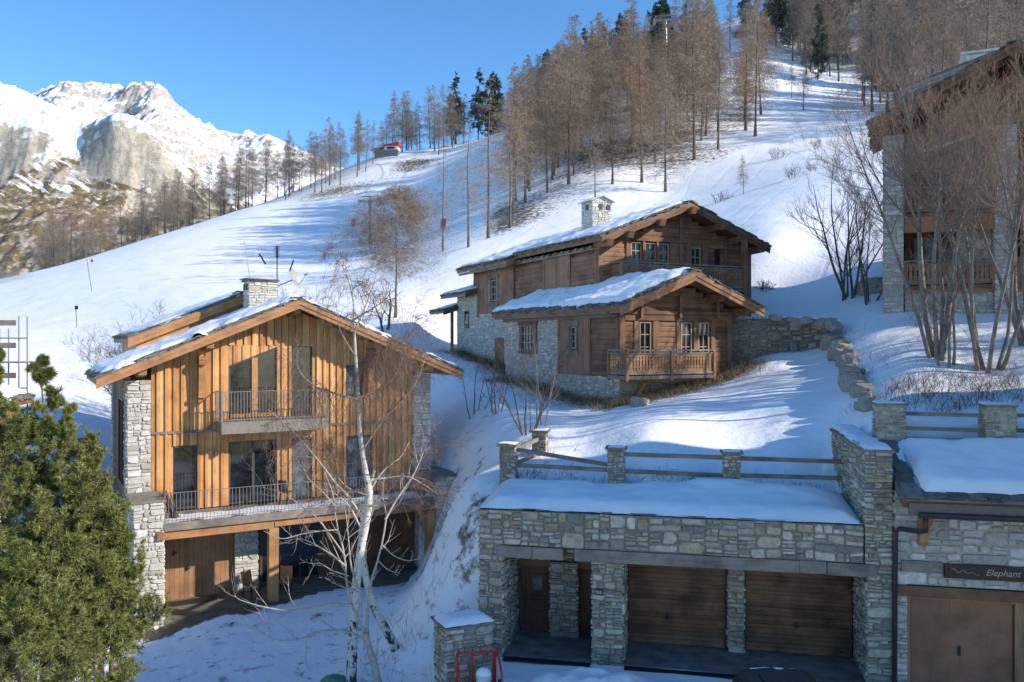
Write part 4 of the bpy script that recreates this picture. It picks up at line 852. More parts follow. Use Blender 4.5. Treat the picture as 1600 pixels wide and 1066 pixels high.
def garage_row():
    rng = random.Random(23)
    g = empty('stone_garage', (O3[0], O3[1], 0), TH3, 'flat-roofed rubble stone garage with two wide brown doors and thick snow on top', 'garage')
    ZT, ZF = -4.62, -8.57
    k = dict(dep=(.015, .06), joint=.010)
    W3 = 10.57
    mats = [M['stone_warm'], M['mortar_dark']]
    # front wall above the openings, piers, side walls
    stone_block(-.02, 9.9, 0, .5, -5.56, ZT, rng, 'FL', 1.3, **k).build('stone_parapet', mats, g)
    stone_block(9.9, W3, -.03, .6, -5.56, -2.75, rng, 'F', 1.0, **k).build('stone_parapet', mats, g)
    stone_block(-.02, .63, 0, 2.3, -9, -5.56, rng, 'FLR', 1.0, **k).build('stone_pier', mats, g)
    stone_block(3.08, 3.9, 0, 2.2, -9, -5.9, rng, 'FLR', 1.0, **k).build('stone_pier', mats, g)
    stone_block(9.96, W3, 0, 2.3, -9, -5.56, rng, 'FL', 1.0, **k).build('stone_pier', mats, g)
    stone_block(6.66, 7.10, 1.5, 2.2, -9, -5.9, rng, 'FLR', .85, **k).build('stone_pier', mats, g)
    stone_block(1.66, 2.46, 1.7, 2.3, -9, -6.42, rng, 'FLR', .9, **k).build('stone_pier', mats, g)
    stone_block(.6, 3.1, 1.95, 2.4, -6.5, -5.5, rng, 'F', .9, **k).build('stone_head', mats, g)
    # high flank wall that holds the upper terrace
    b = MB(); b.m = 1; b.prism([(9.94, .3, -5), (9.94, 5.0, -5), (9.94, 5.0, -2.62), (9.94, .3, -2.76)], (.6, 0, 0)); b.m = 0; b.M = LEFT(9.94)
    stones(b, -5.0, 0, -4.9, -2.66, rng, 1.0, dep=(.02, .05)); b.M = None
    b.build('flank_wall', mats, g)
    b = MB(); b.box(9.86, 10.6, -.1, 5.0, -2.77, -2.70); b.build('coping_slab', M['slate'], g)
    # weathered lintels
    for x0, x1, zz in ((.45, 1.45, -5.575), (1.47, 2.3, -5.58), (2.62, 8.35, -5.57), (8.36, 9.0, -5.56), (9.02, 10.2, -5.575)):
        b = MB(); b.box(x0, x1, -.05, .45, zz - .31, zz); b.build('lintel', M['grey_x'], g)
    b = MB(); b.box(3.9, 9.96, .5, 1.7, -5.95, -5.7); b.build('soffit', M['old_x'], g)
    b = MB(); b.box(3.9, 9.96, 1.58, 1.75, -6.25, -5.95); b.box(.63, 3.1, 1.93, 2.06, -6.62, -6.44); b.build('door_head', M['old_x'], g)
    b = MB(); b.box(.6, 10.4, 2.3, 3.4, -9, -4.7); b.box(0.1, 10.4, .5, 3.4, -4.85, -4.66); b.build('inner_wall', M['mortar_dark'], g)
    b = MB(); b.box(.1, 10.5, .02, 2.4, -9, ZF); b.build('floor_slab', M['concrete'], g)
    for x0, x1, lab in ((3.93, 6.63, None), (7.12, 9.93, None)):
        b = MB(FRONT(1.72)); hboards(b, x0 + .07, x1 - .07, ZF + .02, lambda u: -6.26, rng, .125, (), .03, rnd=.006, gap=.002); b.M = None
        b.box(x0 + .02, x0 + .07, 1.66, 1.8, ZF, -6.25); b.box(x1 - .07, x1 - .02, 1.66, 1.8, ZF, -6.25)
        d = b.build('garage_door', M['door'], g)
        b = MB(); xc = lerp(x0, x1, .40 if x0 < 5 else .48); b.box(xc - .02, xc + .02, 1.62, 1.68, -7.85, -7.68); b.box(xc - .06, xc + .08, 1.60, 1.63, -7.80, -7.77); b.build('handle', M['black'], d)
    for x0, x1, gl in ((.78, 1.66, True), (2.46, 3.3, False)):
        b = MB(); b.box(x0, x0 + .1, 1.96, 2.1, ZF, -6.5); b.box(x1 - .1, x1, 1.96, 2.1, ZF, -6.5); b.box(x0 + .1, x1 - .1, 1.97, 2.1, -6.58, -6.5)
        b.box(x0 + .1, x1 - .1, 2.0, 2.08, ZF + .02, -6.58)
        for z0, z1 in ((ZF + .15, ZF + .62), (ZF + .72, ZF + .95)) + (() if gl else ((ZF + 1.1, ZF + 1.85),)): b.box(x0 + .2, x1 - .2, 1.975, 2.0, z0, z1)
        b.box(x0 + .24, x1 - .24, 1.965, 2.0, ZF + 1.02, ZF + 1.06)
        d = b.build('entrance_door', M['dark_door'], g)
        b = MB(); b.box(x1 - .2 if gl else x0 + .13, x1 - .17 if gl else x0 + .16, 1.93, 1.99, ZF + .95, ZF + 1.1); b.build('handle', M['black'], d)
        if gl:
            b = MB(); b.box(x0 + .32, x1 - .28, 1.982, 2.0, ZF + 1.22, ZF + 1.66); b.build('pane', M['glass_pale'], d)
            b = MB(); b.box(x0 + .28, x1 - .24, 1.975, 1.995, ZF + 1.66, ZF + 1.70); b.box(x0 + .28, x1 - .24, 1.975, 1.995, ZF + 1.18, ZF + 1.22); b.box(x0 + .28, x0 + .32, 1.976, 1.995, ZF + 1.22, ZF + 1.66); b.box(x1 - .28, x1 - .24, 1.976, 1.995, ZF + 1.22, ZF + 1.66); b.build('pane_frame', M['dark_door'], d)
    b = MB(); b.box(3.17, 3.39, -.10, -.04, -6.73, -6.60); p = b.build('number_plate', M['black'], g)
    textmesh('703', .11, 'white', p, (3.185, -.104, -6.668), (R(90), 0, 0))
    b = MB(); xs_ = .63
    for x0, x1 in ((.7, 3.05), (3.95, 9.9)):
        b.box(x0, x1, -.28, -.05, ZF - .05, ZF - .012); x = x0
        while x < x1: b.box(x, x + .018, -.27, -.06, ZF - .012, ZF + .004); x += .045
    b.build('drain_grating', M['grille'], g)
    b = MB(); slate_row(b, (-.02, 0, ZT), (9.9, 0, ZT), (0, -1, 0), rng, 1, .5, over=.06); b.build('coping_slab', M['slate'], g)
    snow_pad('snow_cover', g, -.05, 9.86, -.02, 3.15, lambda X, Y: ZT + .05 + .06 * Y + .18 * np.exp(-((X - 7) / 2.2) ** 2 - ((Y - 2.6) / .8) ** 2), .24, rng, .6)
    snow_pad('snow_cover', g, 9.88, 10.6, -.08, 4.8, lambda X, Y: -2.72 + .02 * Y, .1, rng, .2)
    # fence on the roof edge
    f = empty('garage_fence', (*to_world(.4, 3.1, O3, TH3), -4.5), TH3, 'grey rail fence on short stone pillars along the garage roof', 'fence')
    posts = [(-.26, 0, -.45, 1.25), (3.07, -.02, -.45, 1.24), (6.44, 0, -.45, 1.2), (.32, 2.3, -.1, 1.45)]
    for x, y, z0, z1 in posts:
        mb = stone_block(x - .25, x + .25, y - .25, y + .25, z0, z1, rng, 'FLR', .62, dep=(.01, .03), joint=.008); p = mb.build('stone_pillar', [M['stone_warm'], M['mortar_dark']], f)
        b = MB(); b.obox((x, y, z1 + .035), (.64, .62, .06), (0, .01, .02)); b.build('capstone', M['slate'], p)
        snow_pad('snow_cap', p, x - .27, x + .27, y - .26, y + .26, lambda X, Y: z1 + .065 + 0 * X, .035, rng, .12, st=.06)
    def rail(a, b_, za, zb): 
        m = MB(); m.beam((a[0], a[1], za), (b_[0], b_[1], zb), .09, .12); m.build('rail', M['grey_x'], f)
    rail((-.05, .02), (2.86, .02), 1.14, .74); rail((-.05, -.05), (2.86, -.05), .66, .60); rail((3.28, 0), (6.22, 0), 1.08, 1.07); rail((3.28, -.03), (6.22, -.03), .58, .54)
    rail((6.66, 0), (9.52, .1), 1.06, 1.03); rail((6.66, -.02), (9.52, .08), .56, .56); rail((-.22, .2), (.28, 2.1), 1.08, 1.22); rail((-.22, .25), (.28, 2.1), .6, .75)
    # the neighbouring garage with the name board
    e = empty('stone_house_front', (O3[0], O3[1], 0), TH3, 'stone house front with a plain brown garage door, name board and thickly snowed roof', 'house')
    X0, X1 = 10.6, 22
    stone_block(X0, 10.92, .0, .6, -9, -6.02, rng, 'FL', .9, **k).build('stone_pier', [M['stone_grey'], M['mortar']], e)
    stone_block(X0, X1, .0, .6, -6.02, -3.7, rng, 'FL', 1.75, **k).build('stone_wall', [M['stone_grey'], M['mortar']], e)
    stone_block(13.6, X1, .0, .6, -9, -6.02, rng, 'FL', 1.2, **k).build('stone_wall', [M['stone_grey'], M['mortar']], e)
    b = MB(); b.box(10.66, 14.1, -.06, .4, -6.30, -6.04); b.build('lintel', M['old_x'], e)
    b = MB(); b.box(10.93, 11.0, .12, .3, -9, -6.31); b.box(13.36, 13.6, .12, .3, -9, -6.31); b.box(11.0, 13.36, .12, .3, -6.40, -6.31); b.build('door_frame', M['door_z'], e)
    b = MB(); b.box(11.03, 13.33, .2, .3, -8.9, -6.41); d = b.build('garage_door', M['panel'], e)
    b = MB(); b.box(12.1, 12.16, .16, .2, -7.75, -7.52); b.box(12.12, 12.14, .13, .16, -7.66, -7.54); b.build('handle', M['black'], d)
    b = MB(); b.box(10.75, 11.7, -.07, .1, -5.70, -5.42); b.build('old_beam', M['grey_x'], e)
    b = MB(); b.box(11.72, 14.6, -.12, -.03, -5.78, -5.44); s_ = b.build('name_board', M['sign'], e)
    textmesh('Elephant', .22, 'gold', s_, (12.62, -.125, -5.60), (R(90), 0, 0), .35)
    pts = [(11.86 + .03 * i, -.128, -5.57 - .004 * i + .035 * math.sin(i * .9) * (1 if i < 12 else .6)) for i in range(22)]
    b = MB(); b.tube(pts, .006, 4); b.build('painted_flourish', M['gold'], s_)
    # roof: eave at the front, rising to the low wall of the terrace behind
    roof_m = MB(); roof_m.prism([(10.62, -.75, -3.98), (10.62, 2.0, -2.95), (10.62, 2.0, -2.80), (10.62, -.75, -3.80)], (11.4, 0, 0)); r = roof_m.build('roof', M['old_x'], e)
    b = MB(); b.prism([(10.6, -.82, -3.805), (10.6, 2.0, -2.795), (10.6, 2.0, -2.75), (10.6, -.82, -3.76)], (11.4, 0, 0)); slate_row(b, (10.6, -.8, -3.78), (22, -.8, -3.78), (0, -1, -.36), rng, 2, .55, over=.08); slate_row(b, (10.62, 2, -2.77), (10.62, -.8, -3.78), (-1, 0, 0), rng, 2, .5, over=.03); b.build('slates', M['slate'], r)
    snow_pad('snow_cover', e, 11.12, 22, -.62, 1.98, lambda X, Y: -3.74 + (Y + .8) * .367, .26, rng, .3, parent=r)
    snow_pad('snow_cover', e, 10.62, 11.5, -.6, 1.9, lambda X, Y: -3.755 + (Y + .8) * .367, .035, rng, .2, parent=r)
    b = MB(); b.box(10.75, 22, -.80, -.72, -4.16, -3.86); b.build('fascia_board', M['fascia'], e)
    b = MB(); b.tube([(10.95, -.87, -4.13), (22, -.87, -4.16)], .07, 8); b.build('gutter', M['brownmetal'], e)
    b = MB(); b.tube([(11.1, -.86, -4.16), (11.1, -.84, -4.50), (11.03, -.6, -4.58), (10.7, -.15, -4.62), (10.6, -.10, -4.72), (10.58, -.10, -9)], .062, 8); b.build('downpipe', M['brownmetal'], e, True)
    b = MB(); b.prism([(11.12, -.72, -4.18), (11.12, -.02, -4.18), (11.12, -.02, -5.0), (11.12, -.16, -5.02), (11.12, -.26, -4.9), (11.12, -.3, -4.6), (11.12, -.62, -4.35)], (.2, 0, 0)); b.build('bracket', M['larch'], e)
    stone_block(10.5, 22, 2.02, 2.35, -3.1, -2.62, rng, 'F', .8).build('stone_upstand', [M['stone_grey'], M['mortar']], e)
    # terrace fence above it
    t = empty('terrace_fence', (*to_world(10.6, 2.2, O3, TH3), -2.6), TH3, 'two-rail grey fence between square stone pillars above the snowy house roof', 'fence')
    for x in (.02, 2.72, 5.6):
        mb = stone_block(x, x + .74, -.2, .5, -.25, .86, rng, 'FLR', .8, dep=(.015, .04)); p = mb.build('stone_pillar', [M['stone_warm'], M['mortar']], t)
        b = MB(); b.obox((x + .37, .15, .885), (.80, .76, .05)); b.build('capstone', M['slate'], p)
        snow_pad('snow_cap', p, x - .02, x + .76, -.22, .52, lambda X, Y: .915 + 0 * X, .04, rng, .12, st=.06)
    for x0, x1 in ((.77, 2.7), (3.47, 5.6)):
        for z in (.62, .22): b = MB(); b.beam((x0, .1, z), (x1, .1, z - .02), .08, .10); b.build('rail', M['grey_x'], t)
garage_row()

# ---------------------------------------------------------------- big stone house on the right
def right_house():
    rng = random.Random(31)
    h = empty('stone_apartment_house', (O4[0], O4[1], 0), TH4, 'tall stone house with stacked brown wooden balconies behind bare trees', 'house')
    st = [M['stone_grey'], M['mortar']]; z0, z1 = .6, 9.1
    k = dict(big=1.5, dep=(.015, .045))
    L = 12.5
    stone_block(0, .85, -.05, 1.5, z0, z1, rng, 'FL', **k).build('stone_pier', st, h)
    stone_block(4.3, 5.15, -.05, 1.5, z0, z1, rng, 'FL', **k).build('stone_pier', st, h)
    stone_block(9.4, 10.2, -.05, 1.5, z0, z1, rng, 'FL', **k).build('stone_pier', st, h)
    stone_block(.85, 4.3, .1, 1.5, z0, 2.4, rng, 'F', **k).build('stone_wall', st, h); stone_block(5.15, L, .1, 1.5, z0, 2.4, rng, 'F', **k).build('stone_wall', st, h)
    stone_block(2.95, 4.3, .9, 1.5, 2.4, z1, rng, 'F', **k).build('stone_wall', st, h)
    stone_block(0, .6, 1.4, 9, z0, z1, rng, 'L', **k).build('stone_wall', st, h)
    stone_block(.85, 2.95, 1.3, 1.8, 7.6, z1, rng, 'F', **k).build('stone_wall', st, h)
    b = MB(); b.box(.5, L, 1.55, 9, z0, z1); b.build('inner_wall', M['old_x'], h)
    for zf in (2.42, 5.6):
        for x0, x1 in ((.86, 4.28), (5.17, 9.38)):
            bb = balcony(h, [(x0, .02), (x1, .02)], zf, 1.08, rng, .17, (x0, x1, -.02, 1.5, zf - .16, zf - .01), floorm='old_x', front='old_z')
            b = MB(); b.box(x0, x1, -.03, .2, zf - (.85 if zf > 3 else .30), zf - .17); b.build('beam', M['verge'], h)
    for u0, u1, za, zb, p in ((1.2, 2.1, 2.5, 4.65, 'glass_pale'), (2.15, 3.0, 2.5, 4.65, 'glass_pale'), (1.9, 2.7, 5.65, 7.5, 'glass_pale'), (5.6, 7.4, 2.5, 4.6, 'glass'), (5.6, 7.4, 5.65, 7.5, 'glass')):
        window(h, u0, u1, za, zb, FRONT(1.38 if u0 < 2.2 or u0 > 5 else 1.34), .08, .1, 2, 1, 'old_z', pane=p)
    b = MB(); b.box(.88, 1.15, 1.3, 1.5, 2.4, 7.6); b.box(2.7, 2.95, 1.25, 1.5, 5.6, 7.6); b.build('wall_boarding', M['old_z'], h)
    def u(x): return np.interp(x, [-1.7, 5.0, 12], [9.0, 12.3, 9.0])
    b = MB(); b.prism([(.5, .9, 9.0), (9.8, .9, 9.0), (5.0, .9, 11.6)], (0, .2, 0)); b.build('gable_wall', M['old_x'], h)
    roof(h, 'roof', -.75, 5.0, [(-.55, 9.55), (5.0, 12.25), (10.6, 9.55)], rng, th=.2, snow_t=.12, wood='old_y', vergem='old_x', verge_h=.36, bare=.3, over=.16)
    roof(h, 'rear_roof', 3.5, 12, [(.6, 12.0), (6.0, 13.6), (11, 12.0)], rng, th=.25, snow_t=.1, wood='grey_y', vergem='taupe', verge_h=.3, bare=-.2, over=.1)
    stone_block(1.6, 10, 4.2, 11, 9, 12.3, rng, 'FL').build('stone_wall', st, h)
    b = MB(); b.box(3.6, 5.0, 5, 6.2, 12.8, 13.75); b.obox((4.3, 5.6, 13.82), (1.9, 1.6, .08)); b.build('chimney', M['stone_pale'], h)
    b = MB(); b.prism([(1.2, -.5, 7.9), (3.6, -.5, 8.5), (3.6, -.5, 8.62), (1.2, -.5, 8.02)], (0, 1.4, 0)); cn = b.build('canopy_roof', M['slate'], h)
    b = MB(); b.prism([(1.2, -.52, 8.03), (3.6, -.52, 8.63), (3.6, -.52, 8.74), (1.2, -.52, 8.12)], (0, 1.35, 0)); b.build('snow_cover', M['snow'], cn)
    for x in (-.2, 1.2, 3.6, 5.0, 7.5): purlin(h, x, -.75, 1.0, float(np.interp(x, [-.55, 5, 10.6], [9.55, 12.25, 9.55])) - .33, w=.16)
right_house()
# ---------------------------------------------------------------- trees
def seg_mesh(P0, P1, R0, R1, n=3, rs=None):
    """prisms (n>=3) or flat ribbons (n=2) along many segments at once"""
    P0 = np.asarray(P0, float); P1 = np.asarray(P1, float); N = len(P0); d = P1 - P0; L = np.linalg.norm(d, axis=1, keepdims=True) + 1e-9; d = d / L
    rs = rs or np.random.RandomState(1); q = rs.normal(size=(N, 3)); a = np.cross(d, q); a /= np.linalg.norm(a, axis=1, keepdims=True) + 1e-9; b = np.cross(d, a)
    R0 = np.broadcast_to(R0, (N,))[:, None]; R1 = np.broadcast_to(R1, (N,))[:, None]
    if n == 2:
        V = np.stack([P0 - a * R0, P0 + a * R0, P1 + a * R1, P1 - a * R1], 1).reshape(-1, 3); return V, np.arange(N * 4).reshape(-1, 4)
    V = []; 
    for P, R_ in ((P0, R0), (P1, R1)):
        for k in range(n):
            t = 2 * math.pi * k / n; V.append(P + (a * math.cos(t) + b * math.sin(t)) * R_)
    V = np.stack(V, 1).reshape(-1, 3); o = (np.arange(N) * 2 * n)[:, None]
    Q = np.concatenate([np.concatenate([o + k, o + (k + 1) % n, o + n + (k + 1) % n, o + n + k], 1) for k in range(n)], 0)
    return V, Q
def path_tubes(paths, radii, n=6):
    """smooth shared-ring tubes for (N,K,3) paths"""
    P = np.asarray(paths, float); Rr = np.asarray(radii, float); N, K, _ = P.shape
    d = np.gradient(P, axis=1); d /= np.linalg.norm(d, axis=2, keepdims=True) + 1e-9
    a = np.cross(d[:, :1].repeat(K, 1), np.array([.31, .77, .55])); a = a - d * (a * d).sum(-1, keepdims=True); a /= np.linalg.norm(a, axis=2, keepdims=True) + 1e-9; b = np.cross(d, a)
    V = np.stack([P + (a * math.cos(2 * math.pi * k / n) + b * math.sin(2 * math.pi * k / n)) * Rr[..., None] for k in range(n)], 2).reshape(-1, 3)
    base = (np.arange(N) * K * n)[:, None, None] + (np.arange(K - 1) * n)[None, :, None]; k = np.arange(n)[None, None]
    Q = np.stack([base + k, base + (k + 1) % n, base + n + (k + 1) % n, base + n + k], -1).reshape(-1, 4)
    return V, Q
def join(parts):
    V = []; Q = []; o = 0
    for v, q in parts: V.append(v); Q.append(q + o); o += len(v)
    return np.concatenate(V), np.concatenate(Q)
def nrm(a): return a / (np.linalg.norm(a, axis=-1, keepdims=True) + 1e-9)
def spawn(rs, P, Rd, n, t0, t1, ang, L, K=4, grav=0., wob=.1, rf=.6, tip=.35, shape=None, lim=None, up=None):
    """n children on every path of P (N,K0,3); L = child length as a share of the parent's, grav bends them (+up)"""
    N, K0, _ = P.shape; t = t0 + (t1 - t0) * rs.rand(N, n) ** .85; f = t * (K0 - 1); i = np.minimum(f.astype(int), K0 - 2); w = f - i
    idx = np.arange(N)[:, None]; A = P[idx, i]; B = P[idx, i + 1]; pos = A + (B - A) * w[..., None]; d = nrm(B - A)
    rad = Rd[idx, i] + (Rd[idx, i + 1] - Rd[idx, i]) * w
    plen = np.linalg.norm(np.diff(P, axis=1), axis=2).sum(1)[:, None]
    q = rs.normal(size=d.shape)
    if up is not None: q[..., 2] += up
    q = nrm(q - d * (q * d).sum(-1, keepdims=True))
    a = np.radians(ang) * rs.uniform(.75, 1.25, (N, n))[..., None]; d = nrm(d * np.cos(a) + q * np.sin(a))
    ln = plen * L * rs.uniform(.55, 1.25, (N, n))
    if shape: ln = ln * shape(t)
    pts = [pos.reshape(-1, 3)]; d = d.reshape(-1, 3); ln = ln.reshape(-1, 1)
    for k in range(K):
        d = nrm(d + rs.normal(size=d.shape) * wob + np.array([0, 0, grav])); pts.append(pts[-1] + d * ln / K)
    r0 = (rad * rf).reshape(-1, 1)
    if lim: r0 = np.clip(r0, lim[0], lim[1])
    return np.stack(pts, 1), r0 * np.linspace(1, tip, K + 1)[None]
def segs(P, Rd): return P[:, :-1].reshape(-1, 3), P[:, 1:].reshape(-1, 3), Rd[:, :-1].ravel(), Rd[:, 1:].ravel()
def ribbons(P, Rd, rs, n=2): a, b, c, d = segs(P, Rd); return seg_mesh(a, b, c, d, n, rs)

def larch_meshes(seed, h, spread=.15, nb=120, crown0=.16, dense=1.0, dead=14, twig='larchtwig', droop=-.05, sh=None):
    rs = np.random.RandomState(seed); K = 9; t = np.linspace(0, 1, K)
    lean = rs.normal(size=2) * .012 * h; wig = np.cumsum(rs.normal(size=(K, 2)), 0) * .004 * h
    tr = np.stack([lean[0] * t + wig[:, 0] * t, lean[1] * t + wig[:, 1] * t, t * h], 1)[None]; tr[0, 0, 2] = -.6
    rad = (h * .0078 * (1 - t * .96) ** .9 + h * .005 * np.exp(-t * 30))[None]
    tv, tq = path_tubes(tr, rad, 8)
    sh = sh or (lambda q: np.clip(1.25 * (1 - q) ** .8 + .06, .05, 1) * np.where(q < .35, .65 + q, 1))
    B, br = spawn(rs, tr, rad, nb, crown0, .985, 82, spread, 5, droop, .10, .3, .3, sh, (.014, .045))
    D, dr = spawn(rs, tr, rad, dead, .05, crown0 + .1, 85, spread * .55, 4, -.06, .12, .3, .4, None, (.014, .03))
    C1, c1 = spawn(rs, B, br, int(14 * dense), .12, 1.0, 52, .34, 3, -.10, .16, .5, .4, None, (.009, .016))
    C2, c2 = spawn(rs, C1, c1, 4, .1, 1.0, 45, .5, 2, -.12, .2, .7, .5, None, (.008, .013))
    cv, cq = join([ribbons(B, br, rs, 3), ribbons(D, dr, rs, 3), ribbons(C1, c1 * 1.25, rs), ribbons(C2, c2 * 1.45, rs)])
    return np_mesh('', tv, tq, M['bark_dk'], smooth=True), np_mesh('', cv, cq, M[twig])
def fir_meshes(seed, h, spread=.17, n=95, mat='needle_dk'):
    rs = np.random.RandomState(seed); K = 6; t = np.linspace(0, 1, K); tr = np.stack([0 * t, 0 * t, t * h], 1)[None]; tr[0, 0, 2] = -.6
    rad = (h * .012 * (1 - t * .95))[None]; tv, tq = path_tubes(tr, rad, 7)
    B, br = spawn(rs, tr, rad, n, .1, .99, 88, spread, 4, -.03, .1, .3, .3, lambda q: np.clip(1.3 * (1 - q) ** .7 + .05, .05, 1), (.02, .05))
    C, c = spawn(rs, B, br, 16, .1, 1, 55, .35, 2, -.05, .2, .5, .5, None, (.05, .07))
    C2, c2 = spawn(rs, C, c * 0 + .09, 5, .1, 1, 60, .6, 1, .05, .2, 1, .3, None, (.07, .12))
    cv, cq = join([ribbons(B, br, rs, 3), ribbons(C, c, rs), ribbons(C2, c2, rs)])
    return np_mesh('', tv, tq, M['bark_dk'], smooth=True), np_mesh('', cv, cq, M[mat])
def plant_tree(name, meshes, loc, s, rz, label, cat='tree', group=None, sz=None):
    o = empty(name, loc, rz, label, cat, group); o.scale = (s, s, sz or s)
    a = link('trunk', meshes[0], o); b = link('crown', meshes[1], o); return o

LIGHT = [larch_meshes(150 + k, 20, [.19, .16][k], 80, [.22, .3][k], .7, 24, ['larchtwig', 'larchtwig_g'][k]) for k in range(2)]
LARCH = [larch_meshes(100 + k, 20, [.20, .17, .22, .18, .16, .21, .19, .18][k], [150, 125, 160, 140, 115, 150, 130, 145][k], [.16, .24, .12, .27, .34, .18, .24, .2][k], 1, 22,
         ['larchtwig', 'larchtwig_g', 'larchtwig', 'larchtwig_o', 'larchtwig_g', 'larchtwig', 'larchtwig_g', 'larchtwig_o'][k]) for k in range(8)]
FIRS = [fir_meshes(200 + k, 20, [.15, .18, .13][k]) for k in range(3)]
def forest(rng, name, pick, n, pxr, Yr, hr, label, group, ok=None, dmin=3.2, cat='tree', zoff=None, power=1.0):
    placed = []; tries = 0
    while len(placed) < n and tries < n * 60:
        tries += 1; px = rng.uniform(*pxr); Y = lerp(Yr[0], Yr[1], rng.random() ** power)
        if ok and not ok(px, Y): continue
        X = (px - 800) / F * Y
        if any((X - a) ** 2 + (Y - b) ** 2 < dmin ** 2 for a, b in ALLT): continue
        ALLT.append((X, Y)); placed.append((X, Y))
    if not placed: return
    P = np.array(placed); Z = terr(P[:, 0], P[:, 1])
    for (X, Y), z in zip(placed, Z):
        h = rng.uniform(*hr); m = pick(rng, (X / Y * F + 800), Y)
        plant_tree(name, m, (X, Y, float(z) - .1 + (zoff or 0)), h / 20 * rng.uniform(.9, 1.15), rng.uniform(0, 6.3), label, cat, group, h / 20).rotation_euler = (rng.gauss(0, .025), rng.gauss(0, .025), rng.uniform(0, 6.3))
ALLT = []
rng = random.Random(77)
def larch_pick(ws):
    tot = [k for k, w in enumerate(ws) for _ in range(w)]
    return lambda r, px, Y: LARCH[r.choice(tot)]
# single trees one can tell apart: (px, distance, height, mesh, label)
for px, Y, h, k, lab in ((1085, 129, 27, 0, 'tall straight larch with a thick orange-brown trunk at the lower right edge of the wood'),
    (1040, 116, 19.5, 2, 'lowest larch of the wood, wide bare skirt, above the brown chalet roof'),
    (1003, 121, 21, 3, 'orange-tinted larch just up the slope from the lowest larch of the wood'),
    (957, 120, 18, 5, 'grey-brown larch near the lower middle edge of the wood'),
    (1122, 133, 20, 1, 'slim larch standing to the right of the thick orange-brown trunk'),
    (763, 101, 20, 2, 'tall tan larch standing free at the left end of the wood'),
    (732, 95, 15, 4, 'sparse dark larch leaning at the foot of the ski run left of the wood'),
    (692, 99, 13.5, 1, 'thin bare larch beside the red padded pole on the ski run'),
    (797, 105, 17, 6, 'dark double larch just right of the tall tan larch'),
    (930, 113, 11, 4, 'young slender larch in the gap below the middle of the wood'),
    (1162, 92, 4.6, 6, 'lone little sapling on the snow right of the wood'),
    (515, 222, 18.5, 0, 'single tall larch standing on the skyline left of the red-roofed lift station'),
    (1255, 170, 12, 6, 'small dark tree on the snow gully under the upper wood'),
    (1237, 190, 8, 4, 'little bare tree at the left edge of the snow gully'),
    (1180, 140, 24, 3, 'orange larch with long side branches over the snow gully'),
    (1165, 146, 25, 0, 'tall brown larch second from the right end of the wood')):
    ALLT.append(((px - 800) / F * Y, Y)); g_ = ground(px, Y); plant_tree('larch_tree', LIGHT[k % 2] if px in (763, 732, 692, 797) else LARCH[k], g_ - Vector((0, 0, .1)), h / 20 * 1.05, px * .37, lab, 'tree', None, h / 20)
lower = lambda px: float(np.interp(px, [780, 850, 930, 1000, 1060, 1120, 1190], [112, 117, 124, 126, 128, 136, 150]))
G1 = 'larches of the wood above the brown chalet'; L1 = 'bare brown larch in the dense wood on the slope above the brown chalet'
forest(rng, 'larch_tree', larch_pick([4, 1, 4, 4, 1, 3, 1, 3]), 56, (860, 1195), (118, 185), (14, 26), L1, G1, lambda px, Y: Y > lower(px) + 3 and not (px > 1120 and Y > 165), 3.4, power=1.3)
forest(rng, 'larch_tree', larch_pick([2, 3, 1, 1, 3, 2, 3, 1]), 22, (800, 885), (113, 185), (15, 22), L1, G1, lambda px, Y: Y > lower(px) + 2, 3.0)
forest(rng, 'larch_tree', larch_pick([1, 3, 1, 1, 3, 1, 3, 0]), 24, (860, 1180), (185, 262), (15, 24), L1, G1, None, 4)
G2 = 'dark conifers on the ridge behind the wood'
forest(rng, 'dark_conifer', lambda r, px, Y: r.choice(FIRS), 26, (700, 1180), (215, 285), (17, 23), 'dark green conifer on the ridge behind the bare larch wood', G2, lambda px, Y: Y > float(np.interp(px, [700, 840, 1000, 1180], [252, 232, 240, 262])) and not 790 < px < 830, 4)
G3 = 'larches of the shaded wood at the upper right'; L3 = 'grey-brown larch in the shaded wood beyond the snow gully at the upper right'
forest(rng, 'larch_tree', larch_pick([1, 4, 1, 0, 4, 1, 4, 0]), 38, (1335, 1640), (125, 200), (20, 29), L3, G3, lambda px, Y: Y > float(np.interp(px, [1330, 1380, 1450, 1640], [190, 150, 132, 120])), 4)
forest(rng, 'larch_tree', larch_pick([1, 4, 1, 0, 4, 1, 4, 0]), 30, (1195, 1430), (215, 290), (19, 26), L3, G3, lambda px, Y: Y > float(np.interp(px, [1195, 1260, 1420], [262, 232, 222])), 4)
forest(rng, 'dark_conifer', lambda r, px, Y: r.choice(FIRS), 46, (1215, 1640), (160, 330), (18, 27), 'dark conifer behind the shaded larches at the upper right', 'dark conifers at the upper right', lambda px, Y: Y > float(np.interp(px, [1215, 1330, 1400, 1640], [250, 205, 165, 150])), 4)
forest(rng, 'larch_tree', larch_pick([1, 4, 1, 0, 4, 1, 4, 0]), 16, (1195, 1345), (236, 300), (21, 28), L3, G3, lambda px, Y: Y > float(np.interp(px, [1195, 1260, 1345], [258, 240, 232])), 3)
forest(rng, 'dark_conifer', lambda r, px, Y: r.choice(FIRS), 14, (1195, 1345), (255, 330), (18, 25), 'dark conifer behind the shaded larches at the upper right', 'dark conifers at the upper right', None, 3)
G4 = 'larches along the skyline of the ski slope'; L4 = 'bare larch on the skyline left of the lift station'
forest(rng, 'larch_tree', larch_pick([1, 4, 1, 0, 4, 2, 4, 0]), 24, (425, 585), (203, 238), (12, 18), L4, G4, lambda px, Y: Y > float(np.interp(px, [425, 470, 520, 585], [214, 208, 214, 226])), 3)
